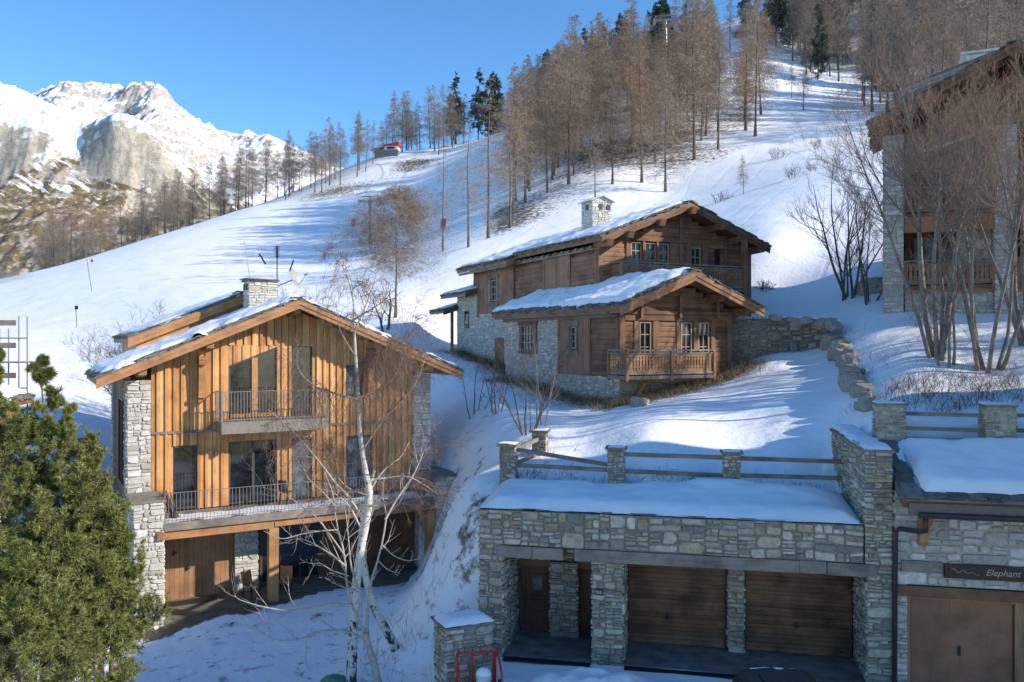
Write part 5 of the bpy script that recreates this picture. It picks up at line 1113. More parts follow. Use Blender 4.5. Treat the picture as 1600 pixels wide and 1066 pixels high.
forest(rng, 'larch_tree', larch_pick([1, 4, 1, 0, 4, 2, 3, 1]), 24, (595, 725), (226, 300), (14, 20), 'bare larch near the lift station on the skyline', G4, lambda px, Y: Y > 244 or px > 655, 3)
G5 = 'larches in the valley behind the snow slope'; L5 = 'bare grey larch in the valley between the snow slope and the rocky mountain'
forest(rng, 'larch_tree', larch_pick([2, 3, 1, 0, 3, 3, 4, 1]), 54, (60, 440), (205, 262), (13, 20), L5, G5, lambda px, Y: Y > float(np.interp(px, [-40, 60, 150, 250, 330, 440], [165, 172, 186, 200, 208, 218])) + 4, 3.0)
# ---------------------------------------------------------------- trees in front of and beside the houses
def catmull(pts, K):
    P = np.array([tuple(p) for p in pts], float); P = np.concatenate([[2 * P[0] - P[1]], P, [2 * P[-1] - P[-2]]]); n = len(P) - 3; out = []
    for s in np.linspace(0, n - 1e-6, K):
        i = int(s); t = s - i; a, b, c, d = P[i:i + 4]
        out.append(.5 * ((2 * b) + (-a + c) * t + (2 * a - 5 * b + 4 * c - d) * t * t + (-a + 3 * b - 3 * c + d) * t ** 3))
    return np.array(out)
def limb(pts, Y, r0, r1, org, rs, K=14, depth=.0):
    """limb laid out from picture rows at a real distance; depth lets it lean towards or away from the viewer"""
    m = len(pts); q = [at(px, py, Y + depth * (i / (m - 1)) + (rs.normal() * .05 if i else 0)) - org for i, (px, py) in enumerate(pts)]
    rr_ = np.interp(np.linspace(0, 1, K), np.linspace(0, 1, len(r0)), r0) if hasattr(r0, '__len__') else np.linspace(r0, r1, K)
    return catmull(q, K)[None], rr_[None]
def stack(L): return np.concatenate([p for p, r in L]), np.concatenate([r for p, r in L])
def hero_tree(name, base, Y, limbs, trunkm, twigm, label, seed, tw, limbm=None, strands=None):
    rs = np.random.RandomState(seed); g = ground(base, Y); org = Vector((g.x, g.y, g.z)); o = empty(name, org, 0, label, 'tree')
    big = [limb(p, Y, a, b, org, rs, 14, d) for p, a, b, d in limbs]
    big[0][0][0, 0, 2] = -.4
    v, q = join([path_tubes(p, r, 9) for p, r in big[:1]]); np_mesh('trunk', v, q, M[trunkm], o, True)
    if len(big) > 1: v, q = join([path_tubes(p, r, 7) for p, r in big[1:]]); np_mesh('limbs', v, q, M[limbm or trunkm], o, True)
    P, Rd = stack(big[1:] + ([(big[0][0][:, 7:], big[0][1][:, 7:])] if False else []))
    parts = []
    n1, l1, n2, l2, n3, l3, grav, ang = tw
    A, a = spawn(rs, P, Rd, n1, .18, 1, ang, l1, 5, grav, .16, .55, .35, None, (.006, .03), up=.3); parts.append(ribbons(A, a, rs, 4))
    B, b = spawn(rs, A, a, n2, .15, 1, 40, l2, 4, grav, .18, .6, .4, None, (.004, .012)); parts.append(ribbons(B, b, rs, 3))
    if n3: C, c = spawn(rs, B, b, n3, .1, 1, 38, l3, 3, grav, .2, .7, .5, None, (.0035, .007)); parts.append(ribbons(C, c, rs, 3))
    v, q = join(parts); np_mesh('twigs', v, q, M[twigm], o)
    if strands:
        n, Lr, rad = strands[:3]; i = rs.randint(0, len(P), n * 3); t = rs.rand(n * 3) * 12.9; k = t.astype(int); w = (t - k)[:, None]
        pos = P[i, k] * (1 - w) + P[i, k + 1] * w; ok = strands[3](pos + np.array(org)); pos = pos[ok][:n]; n = len(pos)
        d = nrm(rs.normal(size=(n, 3)) * np.array([1, 1, .25])); L = rs.uniform(*Lr, n)[:, None]; pts = [pos]
        for k in range(7): d = nrm(d + np.array([0, 0, -.42]) + rs.normal(size=d.shape) * .12); pts.append(pts[-1] + d * L / 7)
        S = np.stack(pts, 1); sr = np.full((n, 8), rad) * np.linspace(1, .6, 8)[None]
        T, tr = spawn(rs, S, sr, 5, .2, 1, 35, .3, 3, -.35, .15, .8, .7, None, None)
        v, q = join([ribbons(S, sr, rs, 3), ribbons(T, tr, rs, 3)]); np_mesh('hanging_twigs', v, q, M['twig_red'], o)
    return o
def px_of(P): return P[:, 0] / P[:, 1] * F + 800, HZ - P[:, 2] / P[:, 1] * F
def birch_ok(P): x, y = px_of(P); return (y < 700) & (x < 642) & (((x > 558) & (y > 515) & (rs_.rand(len(x)) < .8)) | ((x < 515) & (y > 545) & (rs_.rand(len(x)) < .5)) | (rs_.rand(len(x)) < .08))
rs_ = np.random.RandomState(3)
hero_tree('birch_tree', 548, 22.3, [
    ([(548, 1058), (553, 960), (560, 880), (574, 805), (577, 762), (566, 712), (560, 640), (556, 560), (553, 505), (552, 470), (548, 430)], [.15, .13, .11, .115, .09, .065, .05, .042, .03, .012, .006], 0, .4),
    ([(560, 800), (544, 776), (524, 755), (499, 722), (476, 694), (449, 665), (418, 640)], .045, .008, -1.2),
    ([(573, 755), (586, 749), (606, 747), (637, 745), (666, 760), (685, 774)], .042, .008, .9),
    ([(560, 624), (537, 619), (512, 611), (490, 602), (471, 585), (464, 568), (465, 548)], .03, .006, -.8),
    ([(560, 622), (587, 611), (616, 589), (629, 561), (637, 529), (644, 500)], .028, .005, .8),
    ([(555, 556), (539, 531), (531, 514), (527, 491), (525, 470)], .02, .005, -.6),
    ([(565, 705), (600, 655), (629, 626), (653, 592), (664, 560)], .026, .005, .5),
    ([(553, 520), (566, 490), (580, 455), (590, 420)], .025, .006, .6), ([(552, 470), (545, 440), (532, 410), (526, 392)], .02, .005, -.3), ([(552, 500), (572, 488), (600, 470), (620, 448)], .022, .005, -.5),
    ([(576, 775), (540, 760), (512, 720), (505, 690)], .03, .008, .6), ([(557, 590), (575, 560), (600, 545), (618, 520)], .025, .006, -.8),
    ([(571, 790), (600, 790), (628, 772), (650, 735), (668, 690)], .035, .008, -.7)],
    'birch', 'twig_red', 'tall white-barked birch with drooping brown twigs in front of the larch-clad chalet', 5, (12, .36, 9, .48, 5, .5, -.09, 48), 'bark_pale', (800, (.6, 1.6), .0045, birch_ok))
hero_tree('birch_tree', 622, 23.9, [
    ([(623, 1018), (609, 995), (588, 956), (579, 931), (570, 896), (565, 861), (566, 815), (574, 770), (585, 735)], .14, .04, -.6),
    ([(566, 830), (545, 790), (520, 770), (490, 760)], .03, .006, .8), ([(574, 772), (600, 735), (625, 715), (640, 690)], .03, .006, .5), ([(568, 800), (590, 780), (612, 776)], .02, .005, -.5)],
    'birch', 'twig_red', 'second birch with a leaning dark-footed trunk right of the white one', 6, (9, .4, 7, .45, 3, .5, -.08, 50))
hero_tree('rowan_tree', 592, 21.3, [
    ([(596, 1090), (585, 1040), (574, 1004), (572, 988)], .105, .08, 0),
    ([(572, 992), (551, 949), (542, 912), (538, 866), (526, 820), (521, 776), (511, 747), (501, 722)], .042, .007, .5), ([(565, 965), (561, 924), (549, 887), (545, 850), (542, 815), (538, 790)], .036, .007, -.4),
    ([(573, 990), (575, 949), (579, 912), (593, 866), (602, 820), (603, 800), (598, 775), (600, 740)], .044, .007, .3), ([(602, 812), (620, 780), (645, 743), (658, 715), (667, 690)], .035, .008, .5),
    ([(550, 946), (520, 944), (496, 948), (450, 954), (410, 948), (376, 938), (366, 930)], .034, .006, -.8), ([(570, 1000), (547, 988), (515, 985), (487, 990), (468, 999), (430, 1000), (392, 975)], .035, .007, -.6),
    ([(598, 852), (612, 866), (625, 873), (640, 876), (657, 872)], .02, .006, .3), ([(590, 875), (606, 890), (625, 896)], .018, .005, -.4), ([(540, 885), (515, 865), (490, 850), (470, 842), (445, 845)], .025, .006, .5),
    ([(528, 828), (500, 830), (470, 835), (440, 842), (412, 830)], .022, .006, -.4), ([(545, 900), (520, 892), (495, 880), (480, 905)], .018, .005, .3), ([(560, 925), (530, 915), (512, 905)], .018, .005, 0),
    ([(523, 790), (505, 770), (480, 745), (472, 720)], .02, .006, .2), ([(545, 840), (575, 815), (585, 790)], .02, .006, -.2), ([(540, 870), (500, 815), (470, 790), (440, 770), (402, 760)], .022, .006, .6)],
    'bark_pale', 'bark_pale', 'small pale-barked multi-stemmed tree with upturned bare branches standing in front of the birches', 9, (7, .30, 3, .45, 0, 0, .16, 50))
def clump(name, px, Y, stems, h, label, seed, mats, tw=(9, .42, 8, .42, 5, .45), lean=18, cat='tree', up=.12, r0=.07, bend=.05, group=None, rdx=.35, t0=.22):
    """several stems from one stool"""
    rs = np.random.RandomState(seed); g = ground(px, Y); o = empty(name, g, 0, label, cat, group); Ps = []; Rs = []; K = 12
    for k in range(stems):
        a = 2 * math.pi * (k + rs.rand() * .7) / stems; ln = math.radians(lean * rs.uniform(.2, 1.2)); d = np.array([math.cos(a) * math.sin(ln), math.sin(a) * math.sin(ln), math.cos(ln)])
        p = np.array([math.cos(a) * rdx * rs.rand(), math.sin(a) * rdx * rs.rand(), -.25]); pts = [p]; hh = h * rs.uniform(.72, 1.05)
        for q in range(K - 1): d = nrm(d + rs.normal(size=3) * bend + np.array([0, 0, up * .3])); pts.append(pts[-1] + d * hh / (K - 1))
        Ps.append(np.array(pts)); Rs.append(r0 * hh / h * rs.uniform(.7, 1.2) * np.linspace(1, .12, K))
    P = np.array(Ps); Rd = np.array(Rs); v, q = path_tubes(P, Rd, 7); np_mesh('stems', v, q, M[mats[0]], o, True)
    A, a = spawn(rs, P, Rd, tw[0], t0, .98, 42, tw[1], 6, up, .12, .5, .3, lambda t: 1.25 - .75 * t, (.005, .05)); B, b = spawn(rs, A, a, tw[2], .15, 1, 36, tw[3], 5, up, .14, .55, .35, None, (.004, .018))
    bl = [path_tubes(A, a, 5), ribbons(B, b, rs, 4)]
    if h < 2.3: C, c = spawn(rs, B, b, tw[4], .15, 1, 34, tw[5], 4, up * .8, .16, .7, .5, None, (.0045, .009)); bl.append(ribbons(C, c, rs, 3))
    v, q = join(bl); np_mesh('branches', v, q, M[mats[1]], o)
    if tw[4] and h >= 2.3: C, c = spawn(rs, B, b, tw[4], .15, 1, 34, tw[5], 4, up * .8, .16, .7, .5, None, (.0045, .009)); v, q = ribbons(C, c, rs, 3); np_mesh('twigs', v, q, M[mats[2]], o)
    return o
bm = ('bark', 'bark', 'twig_tan')
clump('deciduous_tree', 1462, 29.6, 5, 11.2, 'bare multi-stemmed tree in front of the stone house, left of the two clumps', 41, bm, (13, .36, 10, .46, 7, .5), 15, t0=.42, up=.14, r0=.12)
clump('deciduous_tree', 1545, 28.2, 6, 11.2, 'bare multi-stemmed tree in front of the stone house, right of the two clumps', 42, bm, (13, .36, 10, .46, 7, .5), 19, t0=.42, up=.14, r0=.12)
clump('deciduous_tree', 1612, 30.5, 5, 11, 'bare tree at the right picture edge in front of the stone house', 43, bm, (11, .36, 9, .46, 6, .5), 20, t0=.42, up=.14, r0=.11)
clump('deciduous_tree', 1478, 28.6, 3, 5.5, 'thin grey saplings at the foot of the left bare clump', 49, ('bark', 'bark', 'twig_grey'), (8, .36, 6, .42, 3, .5), 22, up=.08, r0=.06)
clump('deciduous_tree', 1326, 41, 7, 6.6, 'fan-shaped dark shrubby tree on the snow between brown chalet and stone house', 44, ('bark_dk', 'bark_dk', 'twig_red'), (9, .42, 8, .42, 5, .5), 26, up=.10, r0=.075)
clump('deciduous_tree', 1356, 39, 4, 5.4, 'small reddish shrub tree beside the corner of the stone house', 45, ('bark_dk', 'twig_red', 'twig_red'), (9, .42, 8, .42, 4, .5), 24, up=.10, r0=.06)
clump('shrub_tree', 222, 44, 15, 5.6, 'wide bare grey shrub behind the raised roof of the larch-clad chalet', 46, ('bark', 'twig_grey', 'twig_grey'), (11, .42, 9, .45, 6, .5), 36, 'shrub', .06, .06)
clump('shrub_tree', 318, 58, 6, 3.2, 'small bare shrub beyond the raised roof, left of the chimney', 47, ('bark', 'twig_red', 'twig_red'), (8, .42, 6, .45, 4, .5), 25, 'shrub', .06, .04)
clump('shrub_tree', 470, 62, 6, 3.6, 'small bare shrub beyond the ridge right of the satellite dish', 48, ('bark', 'twig_red', 'twig_red'), (8, .42, 6, .45, 4, .5), 25, 'shrub', .06, .04)
bk = ('bark_dk', 'bark_dk', 'twig_grey')
for px, Y, n, h, lab, sd in ((742, 36, 4, 2.9, 'leaning bare sapling on the snow bank right of the larch-clad chalet', 51), (776, 34.5, 6, 3.2, 'bare forked sapling on the bank between the two chalets', 52),
                            (826, 30.8, 8, 3.6, 'largest bare sapling group on the bank above the corner of the garage fence', 53), (850, 31.5, 4, 3.9, 'tall pale saplings against the fieldstone wall of the brown chalet', 54)):
    clump('sapling', px, Y, n, h, lab, sd, bk if sd != 54 else ('bark_pale', 'bark_pale', 'twig_grey'), (6, .34, 4, .4, 2, .5), 26 if sd != 54 else 10, 'sapling', .05, .035, .05)
for px, Y, n, h, lab, sd in ((1238, 92, 9, 1.7, 'round dark shrub on the snow right of the brown chalet roof', 61), (1268, 96, 8, 1.3, 'smaller round shrub right beside the round dark one', 62), (1128, 92, 14, 1.2, 'low wide shrub beside the lone sapling', 63),
                            (1215, 118, 14, 1.6, 'low shrub row at the shadow line below the gully', 64), (1275, 120, 9, 2.0, 'pale shrub higher up at the shadow line', 65), (1098, 66, 12, 1.8, 'pale twiggy shrub right behind the upper roof ridge', 66), (1196, 47, 9, .9, 'dark little shrub beside the right end of the upper roof', 67)):
    clump('shrub', px, Y, n, h, lab, sd, ('bark_dk', 'bark_dk', 'twig_red'), (7, .45, 5, .45, 3, .6), 34, 'shrub', .05, .03, .06, rdx=.9 if n > 10 else .3)
# the lone larch and the snag behind the chalet
g_ = ground(618, 62); lt = larch_meshes(301, 20, .27, 190, .34, 2.3, 10, 'larchtwig', .02, lambda q: .2 + .95 * np.sin(np.clip((q - .28) / .72, 0, 1) * math.pi) ** .6); plant_tree('larch_tree', lt, g_, 9.4 / 20 * 1.25, 1.0, 'lone round-crowned larch on the snow directly behind the larch-clad chalet', 'tree', None, 9.4 / 20)
clump('snag', 597, 58, 2, 3.6, 'short dark twisted tree left of the lone larch', 71, bk, (7, .5, 5, .5, 3, .5), 24, 'tree', -.02, .13, .16)
# evergreen pines in the left foreground
def pine(px, Y, h, rmax, seed, label, n=150):
    rs = np.random.RandomState(seed); g = ground(px, Y); o = empty('pine_tree', g, 0, label, 'tree'); K = 8; t = np.linspace(0, 1, K)
    tr = np.stack([.12 * np.sin(t * 4 + seed), .1 * np.cos(t * 3), t * h], 1)[None]; tr[0, 0, 2] = -.4; rad = (h * .014 * (1 - .93 * t))[None]
    v, q = path_tubes(tr, rad, 8); np_mesh('trunk', v, q, M['bark_dk'], o, True)
    sh = lambda q: np.interp(q, [0, .1, .3, .5, .7, .85, 1], [.75, .95, 1, .80, .46, .24, .06])
    B, b = spawn(rs, tr, rad, int(n * .64), .04, .99, 66, rmax / h * 1.08, 6, .10, .12, .3, .3, sh, (.012, .04))
    C, c = spawn(rs, B, b, 8, .3, 1, 44, .42, 4, .12, .16, .6, .4, None, (.007, .014)); D, d = spawn(rs, C, c, 3, .2, 1, 42, .5, 3, .12, .16, .7, .5, None, (.006, .01))
    v, q = join([ribbons(B, b, rs, 4), ribbons(C, c, rs, 3)]); np_mesh('boughs', v, q, M['bark_dk'], o)
    tips = np.concatenate([C[:, 3:].reshape(-1, 3), D[:, 2:].reshape(-1, 3), B[:, 5:].reshape(-1, 3)]); dirs = np.concatenate([nrm(C[:, 3:] - C[:, 2:-1]).reshape(-1, 3), nrm(D[:, 2:] - D[:, 1:-1]).reshape(-1, 3), nrm(B[:, 5:] - B[:, 4:-1]).reshape(-1, 3)])
    m = 17; N = len(tips); q = nrm(rs.normal(size=(N, m, 3))); dd = nrm(dirs[:, None] * rs.uniform(.25, 1.0, (N, m, 1)) + q * .75); p0 = np.repeat(tips[:, None], m, 1) - dd * .01; L = rs.uniform(.08, .15, (N, m, 1))
    p1 = p0 + dd * L; side = nrm(np.cross(dd, rs.normal(size=dd.shape))) * .0075
    V = np.stack([p0 - side, p0 + side, p1 + side * .3, p1 - side * .3], 2).reshape(-1, 3)
    np_mesh('needles', V, np.arange(N * m * 4).reshape(-1, 4), M['needle'], o); return o
pine(68, 20.2, 8.8, 1.7, 81, 'tallest bushy green pine in the left foreground', 170)
pine(2, 19.6, 9.0, 1.45, 82, 'green pine cut by the left picture edge', 150)
pine(148, 20.8, 6.9, 1.15, 83, 'lower green pine beside the stone pier of the larch-clad chalet', 120)
pine(108, 20.4, 7.7, 1.0, 85, 'slim green pine between the tallest pine and the lower one', 110)
pine(178, 21.0, 5.0, .85, 86, 'smallest green pine right beside the foot of the stone pier', 90)
pine(36, 18.6, 4.6, 1.4, 84, 'low green pine in front of the tallest one at the bottom left', 110)
# ---------------------------------------------------------------- unseen house and trees added beyond the right edge to shade the garages
def shade_chalet():
    rng = random.Random(91)
    h = empty('shade_chalet', (24.5, 15.6, -.5), R(4), 'big wooden chalet on a stone base added out of view to the right to shade the garages', 'chalet')
    stone_block(-5.5, 5.5, -5.5, 5.5, -4, 2.2, rng, 'FL', 2).build('stone_wall', [M['stone_grey'], M['mortar']], h)
    b = MB(); b.box(-5.4, 5.4, -5.4, 5.4, 2.2, 6.0); b.prism([(-5.4, -5.4, 6), (5.4, -5.4, 6), (0, -5.4, 8.2)], (0, 10.8, 0)); b.build('inner_wall', M['old_x'], h)
    for Mx, u0, u1 in ((LEFT(-5.42), -5.4, 5.4), (FRONT(-5.42), -5.4, 5.4)):
        b = MB(Mx); hboards(b, u0, u1, 2.2, lambda u: 6.0, rng, .25, (), .03); b.build('log_wall', M['old_x'], h)
        for u in (-3.5, 0.2, 3.2): window(h, u - .5, u + .5, 3.3, 4.8, Mx @ Matrix.Translation((0, -.08, 0)), .07, .1, 2, 2, 'sash')
    roof(h, 'roof', -6.6, 6.4, [(-7, 5.7), (0, 8.7), (7, 5.7)], rng, th=.25, snow_t=.25)
shade_chalet()
for k, (X, Y, h) in enumerate(((24, 26.5, 9.5), (27, 29.5, 11), (31, 27, 10), (29, 33.5, 11), (34, 31, 12), (37, 35.5, 11))):
    plant_tree('larch_tree', LARCH[(k * 3) % 8], (X, Y, tz(X, Y)), h / 20 * 1.2, k, 'bare larch added out of view to the right for its dappled shade', 'tree', 'larches added for dappled shade', h / 20)  # off-frame trees put in to dapple the bank and drive

# ---------------------------------------------------------------- rocks and dry stone walls
def rock_mesh(seed):
    rs = np.random.RandomState(seed); import bmesh
    bm_ = bmesh.new(); bmesh.ops.create_icosphere(bm_, subdivisions=3, radius=1); off = rs.rand(3) * 40
    for v in bm_.verts:
        n = v.co.normalized(); a = float(fbm(n.x * 1.3 + off[0], n.y * 1.3 + n.z * .9 + off[1], 4)); q = n * (1 + .45 * a)
        for ax in rs.normal(size=(0, 3)): pass
        v.co = Vector((max(-.78, min(.78, q.x)), max(-.8, min(.8, q.y)), max(-.6, min(.62, q.z))))
    me = bpy.data.meshes.new('boulder'); bm_.to_mesh(me); bm_.free(); me.materials.append(M['rock']); return me
ROCKS = [rock_mesh(k) for k in range(4)]
rr = random.Random(15)
path = [(1303, 528, 36.2), (1312, 552, 34.2), (1322, 575, 32.3), (1334, 598, 30), (1345, 618, 28.2), (1358, 640, 26.2)]
for k in range(16):
    t = k / 15 * 5; i = min(int(t), 4); w = t - i; a, b = path[i], path[i + 1]; px, Y = lerp(a[0], b[0], w), lerp(a[2], b[2], w); g_ = ground(px, Y)
    o = link('boulder', ROCKS[k % 4]); s = rr.uniform(.28, .5); o.location = (g_.x + rr.uniform(-.15, .15), g_.y, g_.z + s * .25); o.scale = (s * rr.uniform(.9, 1.3), s * rr.uniform(.8, 1.1), s * rr.uniform(.8, 1.1)); o.rotation_euler = (rr.uniform(-.3, .3), rr.uniform(-.3, .3), rr.uniform(0, 6))
    tag(o, 'brown boulder in the row edging the snowy drive below the right bank', 'boulder', 'boulders along the drive')
for k, (px, Y, s) in enumerate(((1215, 36.9, .3), (1240, 36.7, .26), (1262, 36.4, .36), (1285, 36.2, .34), (1306, 36.0, .42))):
    p = at(px, 497 + 3 * k, Y); o = link('boulder', ROCKS[k % 4]); o.location = (p.x, p.y + .35, p.z); o.scale = (s * 1.2, s, s * .75); o.rotation_euler = (.2 * k, .1, k * 1.7); tag(o, 'rough block on top of the dark dry-stone wall beside the brown chalet', 'boulder', 'blocks on the dry-stone wall')
for px, Y, s, lab in ((1000, 32.6, .42, 'single snow-dusted rock at the corner of the brown chalet footing'), (1452, 22.6, .40, 'half-buried rock left under the terrace rails'), (1512, 22.7, .45, 'half-buried flat rock in the middle under the terrace rails'), (1366, 40.5, .8, 'big grey block beside the left pier of the stone house')):
    g_ = ground(px, Y); o = link('boulder', ROCKS[int(px) % 4]); o.location = (g_.x, g_.y, g_.z + s * .2); o.scale = (s * 1.2, s, s * .8); o.rotation_euler = (.1, .2, px); tag(o, lab, 'boulder')
def dry_wall():
    rng = random.Random(8); a = at(1138, 500, 37.6); b = at(1308, 520, 36.4); th = math.atan2(b.y - a.y, b.x - a.x); L = math.hypot(b.x - a.x, b.y - a.y)
    w = empty('dry_stone_wall', (a.x, a.y, 0), th, 'dark dry-stone retaining wall of big blocks right of the brown chalet', 'wall')
    mb = MB(); mb.m = 1; mb.box(0, L, .12, 1.1, -1.6, 1.0); mb.m = 0; mb.M = FRONT(.12); stones(mb, -.1, L * .36, -1.2, 1.15, rng, 1.1, (.02, .08), .02); stones(mb, L * .36, L + .3, -1.2, 1.05, rng, 2.1, (.05, .30), .035, clip=lambda u: 1.1 - .55 * max(0, (u - L * .55) / (L * .45)))
    mb.M = None; mb.build('stone_face', [M['rock'], M['mortar_dark']], w)
    snow_pad('snow_cover', w, -.1, L, .05, 1.3, lambda X, Y: 1.02 + 0 * X - .1 * sstep(.6, 1, X / L), .10, rng, .3)
dry_wall()
def stone_bin():
    rng = random.Random(9); a = at(697, 985, 20.6); th = R(24)
    p = empty('stone_pillar', (a.x, a.y, tz(a.x, a.y)), th, 'low square stone block with a thick snow cap in front of the garage', 'pillar')
    h = a.z - tz(a.x, a.y)
    stone_block(0, 1.25, 0, .95, -.3, h, rng, 'FLR', .95, dep=(.015, .05)).build('stone_body', [M['stone_warm'], M['mortar_dark']], p)
    b = MB(); b.box(-.07, 1.32, -.07, 1.02, h, h + .055); b.build('capstone', M['slate'], p)
    snow_pad('snow_cap', p, -.05, 1.3, -.05, 1.0, lambda X, Y: h + .055 + 0 * X, .16, rng, .3, st=.05)
stone_bin()
# ---------------------------------------------------------------- weeds and grass (nobody could count them)
def blades(name, pts, hr, wd, m, seed, nper=5, lean=.5, label=None):
    rs = np.random.RandomState(seed); P = np.repeat(np.array(pts), nper, 0); n = len(P); P[:, :2] += rs.normal(size=(n, 2)) * .07
    d = nrm(np.concatenate([rs.normal(size=(n, 2)) * lean, np.ones((n, 1))], 1)); L = rs.uniform(*hr, n)[:, None]; q = [P - [0, 0, .05]]
    for k in range(3): q.append(q[-1] + d * L / 3); d = nrm(d + rs.normal(size=d.shape) * .25 + [0, 0, -.14])
    S = np.stack(q, 1); v, f = ribbons(S, np.full((n, 4), wd) * np.array([1, .9, .7, .3]), rs, 2); o = np_mesh(name, v, f, M[m]); tag(o, label, None, None, 'stuff'); return o
def scatter(fn, n, seed):
    rs = np.random.RandomState(seed); XY = np.array([fn(rs) for _ in range(n)]); return np.column_stack([XY, terr(XY[:, 0], XY[:, 1])])
def by_wall(rs):
    if rs.rand() < .62: x, y = -abs(rs.normal()) * .75 - .05, rs.uniform(-1, 23)
    else: x, y = rs.uniform(-.5, 6.6), -abs(rs.normal()) * .7 - .15
    return to_world(x if y < 11.3 or x < -.3 else x, y, O2, TH2) if not (y > 11.4 and x < 0) else to_world(x + 1.9, y, O2, TH2)
blades('dry_grass', scatter(by_wall, 2600, 1), (.12, .45), .007, 'straw', 1, 6, .6)
blades('brown_weeds', scatter(by_wall, 1300, 2), (.2, .75), .006, 'straw_dk', 2, 3, .45)
def bank(rs): px = rs.uniform(1385, 1600); Y = rs.uniform(24.2, 27.5); return ((px - 800) / F * Y, Y)
blades('bramble_stems', scatter(bank, 420, 3), (.3, .8), .0055, 'straw_dk', 3, 3, .55)
def bank2(rs): px = rs.uniform(1310, 1620); Y = rs.uniform(26, 37); return ((px - 800) / F * Y, Y)
blades('bramble_stems', scatter(bank2, 190, 4), (.2, .7), .005, 'straw_dk', 4, 3, .5)
def edge(rs): x = rs.uniform(.3, 9.5); y = rs.uniform(3.0, 3.6); return to_world(x, y, O3, TH3)
blades('dry_grass', scatter(edge, 170, 5), (.15, .5), .006, 'straw_dk', 5, 4, .6)
def bankl(rs): px = rs.normal() * 22 + 700; Y = rs.uniform(26.5, 31); return ((px - 800) / F * Y, Y)
blades('dry_grass', scatter(bankl, 110, 6), (.12, .4), .006, 'straw_dk', 6, 5, .7)
def slope(rs): px = rs.uniform(790, 900); Y = rs.uniform(26, 30); return ((px - 800) / F * Y, Y)
blades('dry_grass', scatter(slope, 26, 7), (.2, .55), .006, 'straw_dk', 7, 5, .6)
def yard(rs): px = rs.uniform(560, 700); Y = rs.uniform(21.2, 26); return ((px - 800) / F * Y, Y)
blades('brown_weeds', scatter(yard, 45, 8), (.3, 1.1), .0055, 'straw_dk', 8, 2, .3)
def rockrow(rs): t = rs.rand() * 4.99; i = int(t); w = t - i; px = lerp(path[i][0], path[i + 1][0], w) + abs(rs.normal()) * 8; Y = lerp(path[i][2], path[i + 1][2], w); return ((px - 800) / F * Y, Y)
blades('dry_grass', scatter(rockrow, 160, 9), (.15, .45), .006, 'straw_dk', 9, 4, .7)

# ---------------------------------------------------------------- ski lift
def lift_pylon(px, Y, h, label, kind):
    g_ = ground(px, Y); p = empty('lift_pylon', g_, R(-8), label, 'pylon'); b = MB()
    if kind == 0:
        b.tube([(0, 0, -1), (0, 0, h)], [.22, .16], 10); b.build('mast', M['bark_dk'], p)
        b = MB(); b.box(-1.9, 1.9, -.08, .08, h - .4, h - .25); b.box(-1.9, -1.8, -.1, .1, h - .9, h + .1); b.box(1.8, 1.9, -.1, .1, h - .9, h + .1); b.box(-1.3, 1.3, -.1, .1, h + .5, h + .65); b.box(-.1, .1, -.1, .1, h, h + .6)
        for x in (-1.8, -1.2, 1.2, 1.8): b.tube([(x, -.3, h - .1), (x, .3, h - .1)], .22, 10)
        b.build('crossarm', M['metal'], p)
    else:
        b.tube([(0, 0, -1), (0, 0, h)], [.55, .32], 10); b.build('mast', M['metal'], p)
        b = MB(); b.box(-2.6, 2.6, -.25, .25, h, h + .45); b.box(-2.8, -2.2, -1.6, 1.6, h - .35, h + .2); b.box(2.2, 2.8, -1.6, 1.6, h - .35, h + .2); b.box(-2.5, 2.5, -.08, .08, h + 1.1, h + 1.25); b.box(-2.3, -2.1, -.1, .1, h + .4, h + 1.2); b.box(2.1, 2.3, -.1, .1, h + .4, h + 1.2)
        b.build('crossarm', M['metal'], p)
    return p
lift_pylon(578, 137, 7.3, 'left dark steel drag-lift pylon with crossarm on the ski run', 0)
lift_pylon(624, 150, 6.6, 'right dark steel drag-lift pylon with crossarm on the ski run', 0)
pt = at(1040, 30, 190); gz = tz(pt.x, pt.y); pyl = lift_pylon(1040, 190, pt.z - gz - .4, 'pale grey chairlift pylon rising out of the wood', 1)
def cable(p, q, sag, off, label):
    b = MB(); pts = [lerp(p, q, t) + Vector((off, 0, -sag * 4 * t * (1 - t))) for t in np.linspace(0, 1, 24)]; b.tube(pts, .055, 5); o = b.build('lift_cable', M['metal'], None); tag(o, label, 'cable', 'chairlift cables')
st = at(612, 232, 238)
for off in (-2.5, 2.5):
    cable(st, pt, 3, off, 'thin grey chairlift cable between the red-roofed station and the pylon in the wood'); cable(pt, at(1300, -110, 150), 2, off, 'thin grey chairlift cable running from the pylon in the wood out over the top')
